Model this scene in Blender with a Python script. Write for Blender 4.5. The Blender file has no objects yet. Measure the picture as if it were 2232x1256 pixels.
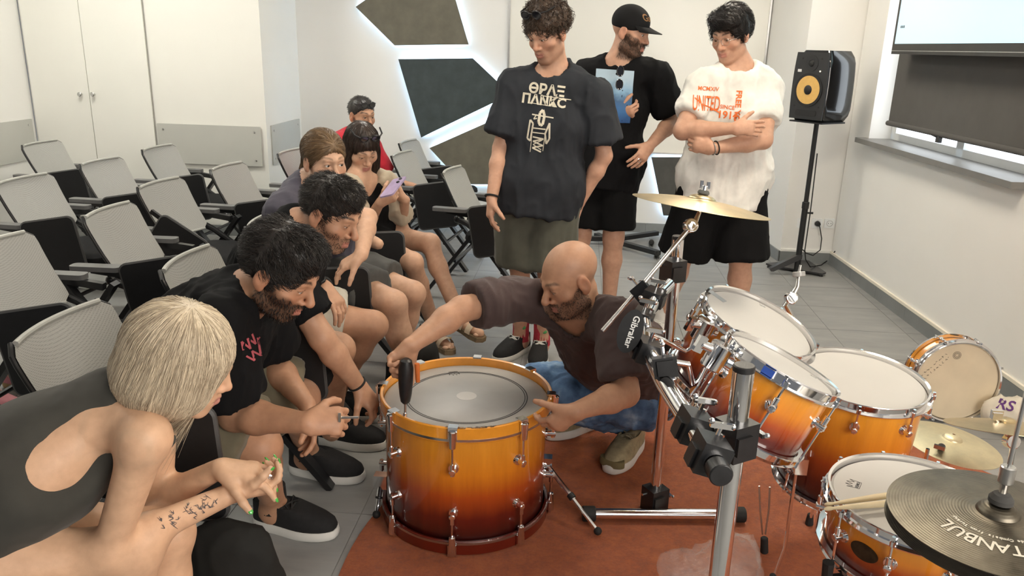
import bpy, math, random
import numpy as np
from mathutils import Matrix, Vector

# ------------------------------------------------------------------ camera
F = 1727.0
PIT, ROL, YAW = np.radians([17.02, -1.586, -4.55])
CAM_H = 1.57
def cam_basis():
    cy, sy = np.cos(YAW), np.sin(YAW); cp, sp = np.cos(PIT), np.sin(PIT)
    fw = np.array([sy*cp, cy*cp, -sp]); r = np.array([cy, -sy, 0.]); d = np.cross(fw, r)
    cr, sr = np.cos(ROL), np.sin(ROL)
    return cr*r + sr*d, -sr*r + cr*d, fw
CR, CD, CF = cam_basis()
CP = np.array([0, 0, CAM_H])
scene = bpy.context.scene
col = scene.collection
cam_data = bpy.data.cameras.new('camera')
cam_data.sensor_fit = 'HORIZONTAL'; cam_data.sensor_width = 36.0
cam_data.lens = 36.0*F/2232.0
cam_data.clip_start = 0.05
cam = bpy.data.objects.new('camera', cam_data); col.objects.link(cam)
cam.matrix_world = Matrix((( CR[0], -CD[0], -CF[0], 0), (CR[1], -CD[1], -CF[1], 0), (CR[2], -CD[2], -CF[2], CAM_H), (0, 0, 0, 1)))
scene.camera = cam
# ------------------------------------------------------------------ light
world = bpy.data.worlds.new('world'); scene.world = world; world.use_nodes = True
wb = world.node_tree.nodes['Background']
wb.inputs[0].default_value = (0.93, 0.96, 1.0, 1); wb.inputs[1].default_value = 0.16
def area(name, loc, rot, sx, sy, power, color):
    l = bpy.data.lights.new(name, 'AREA'); l.shape = 'RECTANGLE'; l.size = sx; l.size_y = sy; l.energy = power; l.color = color
    o = bpy.data.objects.new(name, l); o.location = loc; o.rotation_euler = rot; col.objects.link(o); return o
# added fill light behind the camera for camera-facing surfaces; no window modelled there
area('front_fill', (1.9, -0.6, 1.7), (math.radians(80), 0, math.radians(38)), 2.6, 1.6, 112, (1.0, 0.93, 0.84))
vs = scene.view_settings
vs.view_transform = 'Standard'; vs.look = 'None'; vs.gamma = 1.0; vs.exposure = 0.16; vs.use_curve_mapping = False

# ------------------------------------------------------------------ pixel helpers (2232 x 1256 frame)
def ray(x, y): return CR*(x-1116)/F + CD*(y-628)/F + CF
def flo(x, y, z=0.0):
    v = ray(x, y); return CP + v*((z-CAM_H)/v[2])
def atY(x, y, Y):
    v = ray(x, y); return CP + v*(Y/v[1])
def atX(x, y, X):
    v = ray(x, y); return CP + v*(X/v[0])
def dep(x, y, d): return CP + ray(x, y)*d
def jn(par, x, y, ln, s=1):
    """joint on the pixel's ray at bone length ln from its parent; s=+1 the far solution, -1 the near one"""
    v = ray(x, y); v = v/np.linalg.norm(v); w = CP - par
    b = float(v @ w); c = float(w @ w) - ln*ln; disc = b*b - c
    if disc < 0:
        p = CP + v*(-b); e = p-par; return par + e*(ln/np.linalg.norm(e))
    return CP + v*(-b + s*math.sqrt(disc))
def V(*a): return np.array(a, float)
def nrm(v): v = np.asarray(v, float); return v/(np.linalg.norm(v)+1e-12)

# ------------------------------------------------------------------ materials
MATS = {}
def node_mat(name):
    m = bpy.data.materials.new(name); m.use_nodes = True; nt = m.node_tree
    b = nt.nodes['Principled BSDF']; MATS[name] = m
    return m, nt, b
def nn(nt, t, **kw):
    n = nt.nodes.new(t)
    for k, v in kw.items(): setattr(n, k, v)
    return n
def mixcol(nt, fac, a, b, blend='MIX'):
    n = nt.nodes.new('ShaderNodeMix'); n.data_type = 'RGBA'; n.blend_type = blend
    for i, v in ((0, fac), (6, a), (7, b)):
        if hasattr(v, 'is_linked') or hasattr(v, 'links'): nt.links.new(v, n.inputs[i])
        elif i == 0: n.inputs[0].default_value = v
        else: n.inputs[i].default_value = (*v, 1) if len(v) == 3 else v
    return n.outputs[2]
def texco(nt, kind='Object', scale=(1, 1, 1)):
    tc = nn(nt, 'ShaderNodeTexCoord'); mp = nn(nt, 'ShaderNodeMapping'); mp.inputs[3].default_value = scale
    nt.links.new(tc.outputs[kind], mp.inputs[0]); return mp.outputs[0]
def noise(nt, co, scale, detail=3, rough=.55):
    n = nn(nt, 'ShaderNodeTexNoise'); n.inputs['Scale'].default_value = scale; n.inputs['Detail'].default_value = detail
    n.inputs['Roughness'].default_value = rough; nt.links.new(co, n.inputs['Vector']); return n.outputs['Fac']
def ramp(nt, fac, stops):
    r = nn(nt, 'ShaderNodeValToRGB'); el = r.color_ramp.elements
    while len(el) > 1: el.remove(el[0])
    el[0].position = stops[0][0]; el[0].color = (*stops[0][1], 1)
    for p, c in stops[1:]:
        e = el.new(p); e.color = (*c, 1)
    nt.links.new(fac, r.inputs[0]); return r.outputs[0]
def bump(nt, b, h, strength, dist=.002):
    n = nn(nt, 'ShaderNodeBump'); n.inputs['Strength'].default_value = strength; n.inputs['Distance'].default_value = dist
    nt.links.new(h, n.inputs['Height']); nt.links.new(n.outputs[0], b.inputs['Normal'])
def srgb(r, g, b):
    f = lambda c: (c/255/12.92) if c <= 10.3 else ((c/255+.055)/1.055)**2.4
    return (f(r), f(g), f(b))
def simple(name, c, rough=.5, metal=0., var=.12, vscale=30, bumps=0., bscale=200, coat=0., spec=.5, co='Object', bdist=.001):
    if name in MATS: return MATS[name]
    m, nt, b = node_mat(name)
    v = texco(nt, co)
    nz = noise(nt, v, vscale, 4)
    lo = tuple(x*(1-var) for x in c); hi = tuple(min(1, x*(1+var)) for x in c)
    cc = ramp(nt, nz, [(.3, lo), (.7, hi)])
    nt.links.new(cc, b.inputs['Base Color'])
    b.inputs['Roughness'].default_value = rough; b.inputs['Metallic'].default_value = metal
    b.inputs['Specular IOR Level'].default_value = spec
    if coat: b.inputs['Coat Weight'].default_value = coat; b.inputs['Coat Roughness'].default_value = .04
    if bumps: bump(nt, b, noise(nt, v, bscale, 2), bumps, bdist)
    return m
def fabric(name, c, rough=.9, scale=900, var=.15, spec=.2):
    if name in MATS: return MATS[name]
    m, nt, b = node_mat(name)
    v = texco(nt)
    cc = ramp(nt, noise(nt, v, 9, 4), [(.3, tuple(x*(1-var) for x in c)), (.7, tuple(min(1, x*(1+var)) for x in c))])
    nt.links.new(cc, b.inputs['Base Color']); b.inputs['Roughness'].default_value = rough
    b.inputs['Specular IOR Level'].default_value = spec
    b.inputs['Sheen Weight'].default_value = .10 if max(c) > .05 else .0
    bump(nt, b, noise(nt, v, scale, 2), .25, .0006)
    return m
def emit(name, c, s):
    if name in MATS: return MATS[name]
    m, nt, b = node_mat(name)
    b.inputs['Base Color'].default_value = (*c, 1); b.inputs['Emission Color'].default_value = (*c, 1); b.inputs['Emission Strength'].default_value = s
    return m
chrome = simple('chrome', (.82, .82, .83), .09, 1., .03, 6)
steel = simple('steel', (.55, .55, .54), .28, 1., .06, 40)
black_plastic = simple('black_plastic', (.012, .012, .013), .38, 0, .2, 60, .15, 500)
black_rubber = simple('black_rubber', (.01, .01, .01), .7, 0, .2, 60)
black_matte = simple('black_matte', (.007, .007, .008), .55, 0, .2, 30, .1, 600)

# ------------------------------------------------------------------ mesh builder
class MB:
    def __init__(s): s.v = []; s.f = []; s.n = 0
    def add(s, v, f):
        v = np.asarray(v, float).reshape(-1, 3); s.v.append(v); n = s.n
        s.f += [tuple(int(i)+n for i in q) for q in f]; s.n += len(v); return s
    def box(s, c, size, rot=None, taper=(1, 1)):
        x, y, z = [q/2 for q in size]; tx, ty = taper
        p = np.array([(-x, -y, -z), (x, -y, -z), (x, y, -z), (-x, y, -z), (-x*tx, -y*ty, z), (x*tx, -y*ty, z), (x*tx, y*ty, z), (-x*tx, y*ty, z)])
        if rot is not None: p = p @ np.asarray(rot).T
        return s.add(p+np.asarray(c, float), [(0, 3, 2, 1), (4, 5, 6, 7), (0, 1, 5, 4), (1, 2, 6, 5), (2, 3, 7, 6), (3, 0, 4, 7)])
    def bar(s, a, b, w, h, up=(0, 0, 1)):
        a = V(*a); b = V(*b); d = nrm(b-a); sd = nrm(np.cross(d, up)); u = np.cross(sd, d)
        p = [q+sd*i*w/2+u*j*h/2 for q in (a, b) for i, j in ((-1, -1), (1, -1), (1, 1), (-1, 1))]
        return s.add(p, [(0, 1, 2, 3), (7, 6, 5, 4), (0, 4, 5, 1), (1, 5, 6, 2), (2, 6, 7, 3), (3, 7, 4, 0)])
    def tube(s, pts, r, n=12, caps=True, closed=False):
        pts = np.asarray(pts, float); m = len(pts); r = np.broadcast_to(np.asarray(r, float), (m,))
        t = np.gradient(pts, axis=0) if not closed else np.roll(pts, -1, 0)-np.roll(pts, 1, 0)
        t /= np.linalg.norm(t, axis=1)[:, None]+1e-12
        u = np.cross(t[0], (0, 0, 1)); u = np.cross(t[0], (1, 0, 0)) if np.linalg.norm(u) < .1 else u; u = nrm(u)
        an = np.arange(n)*2*np.pi/n; out = []
        for i in range(m):
            u = nrm(u-t[i]*(u @ t[i])); w = np.cross(t[i], u)
            out.append(pts[i]+r[i]*(np.cos(an)[:, None]*u+np.sin(an)[:, None]*w))
        f = []; k = m if closed else m-1
        for i in range(k):
            a = i*n; b = ((i+1) % m)*n
            for j in range(n): f.append((a+j, a+(j+1) % n, b+(j+1) % n, b+j))
        if caps and not closed: f += [tuple(range(n))[::-1], tuple((m-1)*n+j for j in range(n))]
        return s.add(np.vstack(out), f)
    def cyl(s, a, b, r0, r1=None, n=20, bev=0.):
        a = V(*a); b = V(*b); r1 = r0 if r1 is None else r1
        if bev:
            d = nrm(b-a)*bev; return s.tube([a, a+1e-5*d, a+d, b-d, b-1e-5*d, b], [max(r0-bev, 1e-4)]*2+[r0, r1]+[max(r1-bev, 1e-4)]*2, n)
        return s.tube([a, b], [r0, r1], n)
    def lathe(s, prof, n=48, M=None, closed=False):
        prof = np.asarray(prof, float); an = np.arange(n)*2*np.pi/n; m = len(prof)
        v = np.stack([prof[:, 0][:, None]*np.cos(an), prof[:, 0][:, None]*np.sin(an), np.repeat(prof[:, 1][:, None], n, 1)], -1).reshape(-1, 3)
        f = []
        for i in range(m if closed else m-1):
            a = i*n; b = ((i+1) % m)*n
            for j in range(n): f.append((a+j, a+(j+1) % n, b+(j+1) % n, b+j))
        if not closed:
            if prof[0, 0] > 1e-6: f.append(tuple(range(n))[::-1])
            if prof[-1, 0] > 1e-6: f.append(tuple((m-1)*n+j for j in range(n)))
        if M is not None: v = v @ np.asarray(M)[:3, :3].T + np.asarray(M)[:3, 3]
        return s.add(v, f)
    def prism(s, outline, t, O=(0, 0, 0), U=(1, 0, 0), W=(0, 1, 0)):
        U = nrm(U); W = nrm(W); N = np.cross(U, W); O = V(*O); n = len(outline)
        a = np.array([O+U*x+W*y for x, y in outline]); v = np.vstack([a-N*t/2, a+N*t/2])
        f = [tuple(range(n))[::-1], tuple(range(n, 2*n))]+[(i, (i+1) % n, n+(i+1) % n, n+i) for i in range(n)]
        return s.add(v, f)
    def ball(s, c, r, n=12, sc=(1, 1, 1)):
        th = np.linspace(0, np.pi, n//2+2); return s.lathe([(max(1e-7, r*math.sin(t)), -r*math.cos(t)) for t in th], n, np.array([[sc[0], 0, 0, c[0]], [0, sc[1], 0, c[1]], [0, 0, sc[2], c[2]], [0, 0, 0, 1]]))
    def build(s, name, m, parent=None, sharp=35, col_attr=None):
        me = bpy.data.meshes.new(name)
        me.from_pydata(np.vstack(s.v).tolist() if s.v else [], [], s.f); me.update()
        me.validate()
        me.polygons.foreach_set('use_smooth', np.ones(len(me.polygons), bool))
        if sharp: me.set_sharp_from_angle(angle=math.radians(sharp))
        return link(name, me, m, parent)
def link(name, me, m, parent=None):
    o = bpy.data.objects.new(name, me); col.objects.link(o)
    if m is not None: me.materials.append(m)
    if parent is not None: o.parent = parent
    return o
def wbuild(mb, name, m, parent, **k):
    """build a part given in world coordinates under a parent that is placed somewhere"""
    o = mb.build(name, m, parent, **k)
    if parent is not None: o.matrix_parent_inverse = parent_world(parent).inverted()
    return o
def parent_world(p):
    M = p.matrix_basis.copy()
    while p.parent is not None:
        M = p.parent.matrix_basis @ p.matrix_parent_inverse @ M if False else (p.parent.matrix_basis @ (p.matrix_parent_inverse @ M)); p = p.parent
    return M
def tag(o, label, cat, group=None):
    o['label'] = label; o['category'] = cat
    if group: o['group'] = group
    return o
def thing(name, label, cat, loc=(0, 0, 0), rot=None, group=None):
    o = bpy.data.objects.new(name, None); col.objects.link(o); o.empty_display_size = .1
    M = Matrix.Translation(Vector(loc))
    if rot is not None: M = M @ (rot.to_4x4() if hasattr(rot, 'to_4x4') else Matrix.Rotation(rot, 4, 'Z'))
    o.matrix_basis = M
    return tag(o, label, cat, group)
def struct(o): o['kind'] = 'structure'; return o
def copy_tree(o, parent=None):
    c = o.copy(); col.objects.link(c)
    if parent is not None: c.parent = parent
    for ch in o.children: copy_tree(ch, c)
    return c
def rrect(w, h, r, n=5, cx=0, cy=0):
    out = []
    for sx, sy, a0 in ((1, 1, 0), (-1, 1, 90), (-1, -1, 180), (1, -1, 270)):
        for i in range(n+1):
            a = math.radians(a0+90*i/n); out.append((cx+sx*(w/2-r)+r*math.cos(a), cy+sy*(h/2-r)+r*math.sin(a)))
    return out
def text(name, s, size, m, parent, M, extr=.0004, bold=0.0, align='CENTER'):
    cu = bpy.data.curves.new(name, 'FONT'); cu.body = s; cu.size = size; cu.extrude = extr; cu.align_x = align; cu.align_y = 'CENTER'; cu.offset = bold; cu.resolution_u = 3
    t = bpy.data.objects.new(name, cu); col.objects.link(t)
    dg = bpy.context.evaluated_depsgraph_get(); me = bpy.data.meshes.new_from_object(t.evaluated_get(dg)); bpy.data.objects.remove(t)
    me.name = name; me.materials.clear()
    me.transform(Matrix(M))
    o = link(name, me, m, parent)
    return o
def frame(O, U, W):
    U = nrm(U); W = np.asarray(W, float); W = nrm(W-U*(W @ U)); N = np.cross(U, W)
    return np.array([[U[0], W[0], N[0], O[0]], [U[1], W[1], N[1], O[1]], [U[2], W[2], N[2], O[2]], [0, 0, 0, 1]])
# ------------------------------------------------------------------ the room
def wall_mat(name, c, rough=.6):
    return simple(name, c, rough, 0, .025, 1.3, .12, 160, bdist=.0006)
white_wall = wall_mat('white_paint', (.80, .79, .76))
warm_wall = wall_mat('cabinet_white', (.80, .79, .74), .45)
ceil_m = wall_mat('ceiling_paint', (.82, .82, .80))
YB, XR, XC, YP = 7.02, 2.0, -2.49, 6.2      # back wall, right wall, side of the cabinet block, front of the cabinet block
ZC = 2.85
def wall(name, pts, t, m):
    """pts: the floor line of a wall, extruded up"""
    mb = MB(); (x0, y0), (x1, y1) = pts
    d = nrm(V(x1-x0, y1-y0, 0)); n = V(-d[1], d[0], 0)
    mb.box(((x0+x1)/2+n[0]*t/2, (y0+y1)/2+n[1]*t/2, ZC/2), (math.hypot(x1-x0, y1-y0), t, ZC), rot=np.array([d, n, (0, 0, 1)]).T)
    return struct(mb.build(name, m))
wall('wall_back', [(XC-.3, YB), (2.6, YB)], .12, white_wall)
wall('wall_left', [(-4.43, 0.2), (-4.43, YP)], .12, white_wall)
# right wall turned a little, with a window opening
wd = nrm(V(2.095-2.012, 4.608-6.092, 0)); W0 = V(2.0, 6.19, 0)          # along the wall, towards the camera
wn = V(-wd[1]*-1, -wd[0], 0); wn = nrm(np.cross(wd, (0, 0, 1)));
if wn[0] < 0: wn = -wn                                           # outwards (+x)
def wp(s, z, o=0.): return W0 + wd*s + wn*o + V(0, 0, z)
WIN0, WIN1, WZ0, WZ1 = .36, 2.22, .985, 2.45
mb = MB(); TW = .24
for s0, s1, z0, z1 in ((0, WIN0, 0, ZC), (WIN1, 6.2, 0, ZC), (WIN0, WIN1, 0, WZ0), (WIN0, WIN1, WZ1, ZC)):
    p = [wp(s, z, o) for s in (s0, s1) for z in (z0, z1) for o in (0, TW)]
    mb.add(p, [(0, 1, 3, 2), (4, 6, 7, 5), (0, 4, 5, 1), (2, 3, 7, 6), (0, 2, 6, 4), (1, 5, 7, 3)])
struct(mb.build('wall_right', white_wall))
# pier in the far right corner
mb = MB(); mb.add([(1.61, 6.2, 0), (2.3, 6.2, 0), (2.3, YB+.02, 0), (1.50, YB+.02, 0), (1.61, 6.2, ZC), (2.3, 6.2, ZC), (2.3, YB+.02, ZC), (1.50, YB+.02, ZC)],
    [(0, 1, 5, 4), (3, 0, 4, 7), (1, 2, 6, 5), (2, 3, 7, 6), (4, 5, 6, 7)])
struct(mb.build('wall_pier', white_wall))
mb = MB(); mb.box((-1.0, 3.5, ZC+.05), (7.6, 8, .1)); struct(mb.build('ceiling', ceil_m))

# floor: recessed grout bed with single tiles on it
grout = simple('grout', (.20, .20, .19), .9, 0, .1, 30)
def tile_mat():
    m, nt, b = node_mat('grey_tile')
    v = texco(nt, 'Object'); oi = nn(nt, 'ShaderNodeObjectInfo')
    add = nn(nt, 'ShaderNodeVectorMath', operation='ADD'); nt.links.new(v, add.inputs[0])
    sc = nn(nt, 'ShaderNodeVectorMath', operation='SCALE'); nt.links.new(oi.outputs['Location'], sc.inputs[0]); sc.inputs[3].default_value = 1.7; nt.links.new(sc.outputs[0], add.inputs[1])
    mp = nn(nt, 'ShaderNodeMapping'); mp.inputs[3].default_value = (1.5, 5, 1); nt.links.new(add.outputs[0], mp.inputs[0])
    c = ramp(nt, noise(nt, mp.outputs[0], 2.2, 6, .6), [(.3, (.225, .228, .225)), (.55, (.272, .273, .267)), (.75, (.315, .312, .302))])
    nt.links.new(c, b.inputs['Base Color']); b.inputs['Roughness'].default_value = .36
    r = nn(nt, 'ShaderNodeMapRange'); r.inputs[3].default_value = .30; r.inputs[4].default_value = .38
    nt.links.new(noise(nt, mp.outputs[0], 3, 3), r.inputs[0]); nt.links.new(r.outputs[0], b.inputs['Roughness'])
    return m
tile_m = tile_mat()
fl = MB(); fl.box((-1.0, 3.1, -.06), (7.6, 8.6, .116)); floor = struct(fl.build('floor', grout))
TS = .4455; X0, Y0 = -.691, 2.35
tmb = MB(); e = TS/2-.0016
tmb.prism([(-e, -e), (e, -e), (e, e), (-e, e)], .006, (0, 0, -.003))
tme = None
for i in range(-9, 7):
    for j in range(-4, 11):
        x = X0+(i+.5)*TS; y = Y0+(j+.5)*.4505
        if x < -4.5 or x > 2.3 or y > 7.1 or y < .3: continue
        if abs(x+.4)/max(.1, y) > .95: continue
        if tme is None: o = tmb.build('tile', tile_m, floor); tme = o.data
        else: o = link('tile', tme, None, floor)
        o.location = (x, y, 0); o.scale = (1, .4505/TS, 1)
# skirting of grey tiles with a cream strip on the right wall
skm = simple('skirting_tile', (.21, .22, .22), .4, 0, .12, 5)
cream = simple('cream_trim', (.78, .73, .62), .5, 0, .03, 5)
def skirting(name, a, b, n, h=.085, t=.012, cap=False, capm=None):
    a = V(*a, 0); b = V(*b, 0); n = V(*n, 0); L = np.linalg.norm(b-a); d = (b-a)/L
    base = MB(); c = (a+b)/2+n*t*.3; R = np.array([d, np.cross((0, 0, 1), d), (0, 0, 1)]).T
    base.box(c+V(0, 0, h/2-.002), (L, t*.6, h-.004), R); o = struct(base.build(name, grout))
    k = 0
    while k*.445 < L:
        l0 = k*.445; l1 = min(L, l0+.443); m = MB(); m.box(a+d*(l0+l1)/2+n*t*.55+V(0, 0, h/2), (l1-l0, t, h), R); m.build('tile', skm, o); k += 1
    if cap:
        m = MB(); m.box((a+b)/2+n*t*.6+V(0, 0, h+.009), (L, t*1.2, .018), R); m.build('capping', capm or cream, o)
    return o
skirting('baseboard_back', (XC, YB), (1.5, YB), (0, -1))
skirting('baseboard_pier', (1.61, 6.2), (2.0, 6.2), (0, -1), cap=True, capm=white_wall)
skirting('baseboard_pier_side', (1.50, YB), (1.61, 6.2), nrm((-.82, -.11)))
a = wp(0, 0); b = wp(6.0, 0); skirting('baseboard_right', a[:2], b[:2], -wn[:2], cap=True)
skirting('baseboard_cabinet', (-4.43, YP), (XC, YP), (0, -1)); skirting('baseboard_cabinet_side', (XC, YP), (XC, YB), (1, 0))

# cabinet block: white panels, two doors with knobs, grey protection boards screwed on
mb = MB(); mb.box(((-4.43+XC)/2, (YP+YB)/2+.06, ZC/2), (XC+4.43, YB-YP+.1, ZC)); blk = struct(mb.build('wall_cabinet', warm_wall))
dark_gap = simple('shadow_gap', (.30, .29, .26), .8)
xs = [atY(82, 280, YP)[0], atY(211, 320, YP)[0], atY(338, 280, YP)[0]]
for n_, (x0, x1, kn) in enumerate(((xs[0], xs[1], 1), (xs[1], xs[2], -1))):
    mb = MB(); mb.prism(rrect(x1-x0-.006, ZC-.14, .003, 2), .012, ((x0+x1)/2, YP-.006, ZC/2+.04), (1, 0, 0), (0, 0, 1))
    d = struct(mb.build('door_%d' % (n_+1), warm_wall))
    kx = atY(180 if kn == 1 else 208, 205, YP); m = MB()
    m.cyl((kx[0], YP-.010, kx[2]), (kx[0], YP-.03, kx[2]), .007, .007, 14); m.cyl((kx[0], YP-.028, kx[2]), (kx[0], YP-.05, kx[2]), .014, .017, 18, .004)
    m.build('knob', steel, d)
for x in xs:
    mb = MB(); mb.box((x, YP-.0005, ZC/2), (.007, .002, ZC)); mb.build('shadow_gap', dark_gap, blk)
board_m = simple('grey_board', (.49, .49, .455), .5, 0, .03, 3)
def board(label, O, U, w, z0, z1, screws=True):
    t = thing('wall_board', label, 'panel', (O[0], O[1], z0))
    U = nrm(U); mb = MB(); mb.prism(rrect(w, z1-z0, .006, 2), .010, (0, 0, (z1-z0)/2), U, (0, 0, 1)); mb.build('board', board_m, t)
    N = np.cross(U, (0, 0, 1))
    for sx in (-1, 1):
        for zz in (.045, z1-z0-.045):
            m = MB(); c = U*sx*(w/2-.05)+V(0, 0, zz); m.cyl(c, c+N*.010, .009, .007, 12); m.build('screw', steel, t)
p0 = atY(343, 269, YP); p1 = atY(568, 276, YP); z0 = atY(575, 363, YP)[2]
board('wide light grey protection board screwed to the cabinet front', ((p0[0]+p1[0])/2, YP-.006), (1, 0, 0), p1[0]-p0[0], z0, (p0[2]+p1[2])/2)
board('grey protection board on the narrow side return', (XC+.006, 6.62), (0, 1, 0), .66, z0, p0[2]+.005)
board('grey protection board on the wall at the far left edge', (-4.43+.006, 5.35), (0, 1, 0), 1.62, z0, p0[2]+.005)

# whiteboard on the back wall
wbm = simple('whiteboard_enamel', (.80, .79, .74), .28, 0, .015, 2); alu = simple('aluminium', (.62, .62, .61), .35, 1., .05, 30)
wx0 = atY(1110, 60, YB-.03)[0]; wx1 = atY(1675, 60, YB-.03)[0]; wz0 = atY(1460, 336, YB-.03)[2]; wz1 = 2.35
t = thing('whiteboard', 'large whiteboard with thin aluminium frame on the back wall', 'whiteboard', ((wx0+wx1)/2, YB-.02, wz0))
w, h = wx1-wx0, wz1-wz0
mb = MB(); mb.box((0, -.004, h/2), (w, .014, h)); mb.build('writing_surface', wbm, t)
for c, s in (((0, -.01, .006), (w, .026, .014)), ((0, -.01, h-.006), (w, .026, .014)), ((-w/2, -.01, h/2), (.014, .026, h)), ((w/2, -.01, h/2), (.014, .026, h))):
    mb = MB(); mb.box(c, s); mb.build('frame_bar', alu, t)

# acoustic wall panels with LED strips behind
felt_b = fabric('felt_brown', (.155, .145, .115), .95, 500, .12); felt_g = fabric('felt_slate', (.060, .075, .078), .95, 500, .15); felt_d = fabric('felt_dark', (.085, .085, .08), .95, 500, .12)
led = emit('led_strip', (.50, .74, 1.0), 34.0)
def acoustic(label, px, m):
    off = .055; P = [atY(x, y, YB-off) for x, y in px]; c = np.mean(P, 0)
    o2 = [(p[0]-c[0], p[2]-c[2]) for p in P]
    t = thing('acoustic_panel', label, 'wall panel', (c[0], YB-off, c[2]), group=None)
    mb = MB(); mb.prism(o2, .024, (0, .012, 0), (1, 0, 0), (0, 0, 1)); mb.build('felt_board', m, t)
    n = len(o2)
    for i in range(n):
        a = V(o2[i][0], .044, o2[i][1])*V(.93, 1, .93); b = V(o2[(i+1) % n][0], .044, o2[(i+1) % n][1])*V(.93, 1, .93)
        m_ = MB(); m_.bar(a, b, .008, .010, (0, 1, 0)); m_.build('led_strip', led, t)
acoustic('topmost brown felt wall panel with glowing edge', [(775, 15), (860, 99), (1021, 97), (975, -60), (880, -60)], felt_b)
acoustic('slate grey five sided felt wall panel with glowing edge', [(868, 129), (918, 300), (1096, 214), (1103, 196), (1030, 127)], felt_g)
acoustic('lower brown felt wall panel behind the empty chairs', [(936, 323), (1009, 402), (1190, 402), (1190, 350), (1101, 347), (1101, 250)], felt_b)
acoustic('dark felt wall panel below the whiteboard', [(1420, 343), (1446, 470), (1640, 474), (1600, 343)], felt_d)

# window: frame, pane, sill, roller blind
glass_day = emit('bright_daylight_pane', (.86, .93, 1.0), 2.3)
def wbox(mb, s0, s1, z0, z1, o0, o1):
    p = [wp(s, z, o) for s in (s0, s1) for z in (z0, z1) for o in (o0, o1)]
    return mb.add(p, [(0, 1, 3, 2), (4, 6, 7, 5), (0, 4, 5, 1), (2, 3, 7, 6), (0, 2, 6, 4), (1, 5, 7, 3)])
pvc = simple('pvc_white', (.78, .80, .80), .35, 0, .02, 5)
win = thing('window_1', 'window', 'window', wp(1.3, WZ0, .2)); del win['label']; del win['category']; struct(win)
mb = wbox(MB(), WIN0, WIN1, WZ0, WZ1, .205, .21); wbuild(mb, 'pane', glass_day, win)
for s0, s1, z0, z1 in ((WIN0, WIN0+.07, WZ0, WZ1), (WIN1-.07, WIN1, WZ0, WZ1), (WIN0, WIN1, WZ0, WZ0+.075), (WIN0, WIN1, WZ1-.07, WZ1), (1.26, 1.34, WZ0, WZ1)):
    wbuild(wbox(MB(), s0, s1, z0, z1, .15, .215), 'frame_bar', pvc, win)
sill_m = simple('grey_sill', (.17, .165, .155), .4, 0, .08, 8)
o = wbox(MB(), WIN0-.05, WIN1+.03, WZ0-.005, WZ0+.028, -.075, .16).build('trim_1', sill_m); struct(o)
blind_m = fabric('blind_cloth', (.088, .084, .080), .8, 700, .06)
bt = thing('roller_blind', 'dark grey roller blind pulled down over the window', 'blind', wp(1.3, 1.1, .05))
wbuild(wbox(MB(), WIN0+.17, WIN1-.03, 1.135, 2.4, .045, .049), 'cloth', blind_m, bt)
mb = MB(); mb.tube([wp(WIN0+.16, 1.135, .047), wp(WIN1-.02, 1.135, .047)], .017, 12); wbuild(mb, 'bottom_bar', blind_m, bt)
mb = MB(); c = wp(1.28, 1.105, .03); mb.box(c, (.02, .045, .03)); mb.bar(c+V(0, .03, .012), c+V(0, .12, .02), .008, .006); wbuild(mb, 'catch', black_plastic, bt)

# wall screen at the top right
scr = thing('wall_screen', 'large black framed display showing a pale blue slide', 'screen', wp(.98+.9, 1.59, -.10))
sb = lambda s0, s1, z0, z1, o0, o1: wbox(MB(), s0, s1, z0, z1, o0, o1)
S0, S1, Z0, Z1 = .72, 2.45, 1.582, 2.6
tvf = simple('screen_frame', (.028, .027, .026), .4, 0, .1, 20)
wbuild(sb(S0, S1, Z0, Z1, -.09, -.04), 'housing', tvf, scr)
wbuild(sb(S0+.035, S1-.035, Z0+.062, Z1-.035, -.0925, -.0895), 'display', emit('slide_light', (.46, .68, .78), .62), scr)
for q in range(3):
    wbuild(sb(S0+.085+q*.02, S0+.098+q*.02, Z0+.155, Z0+.17, -.0932, -.0924), 'caption_mark', tvf, scr)
wbuild(sb(S0+.005, S1, Z0+.018, Z0+.022, -.0925, -.0895), 'frame_line', steel, scr)
wbuild(sb(1.3, 1.8, 1.9, 2.3, -.041, .05), 'wall_mount', black_matte, scr)
# ceiling lamps (out of view, they light the room)
for x, y, pw, c, lb in ((-3.3, 4.9, 34, (1.0, .97, .86), 'ceiling lamp in front of the white cabinet doors'), (-3.0, 2.7, 15, (1.0, .95, .84), 'ceiling lamp above the left chair rows'), (-1.1, 5.3, 24, (1.0, .95, .86), 'ceiling lamp near the glowing felt panels'),
        (-1.0, 2.9, 15, (1.0, .93, .80), 'ceiling lamp above the seated row'), (1.0, 5.2, 26, (1.0, .90, .74), 'ceiling lamp near the loudspeaker'), (1.0, 3.0, 30, (1.0, .88, .70), 'ceiling lamp above the drum kit')):
    t = thing('ceiling_lamp', lb, 'lamp', (x, y, ZC-.001), group='ceiling lamps')
    mb = MB(); mb.box((0, 0, -.006), (.62, .62, .012)); mb.build('trim_frame', alu, t)
    mb = MB(); mb.box((0, 0, -.0135), (.57, .57, .003)); mb.build('diffuser', emit('lamp_%d_%d' % (x*10, y*10), c, pw), t)
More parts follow.
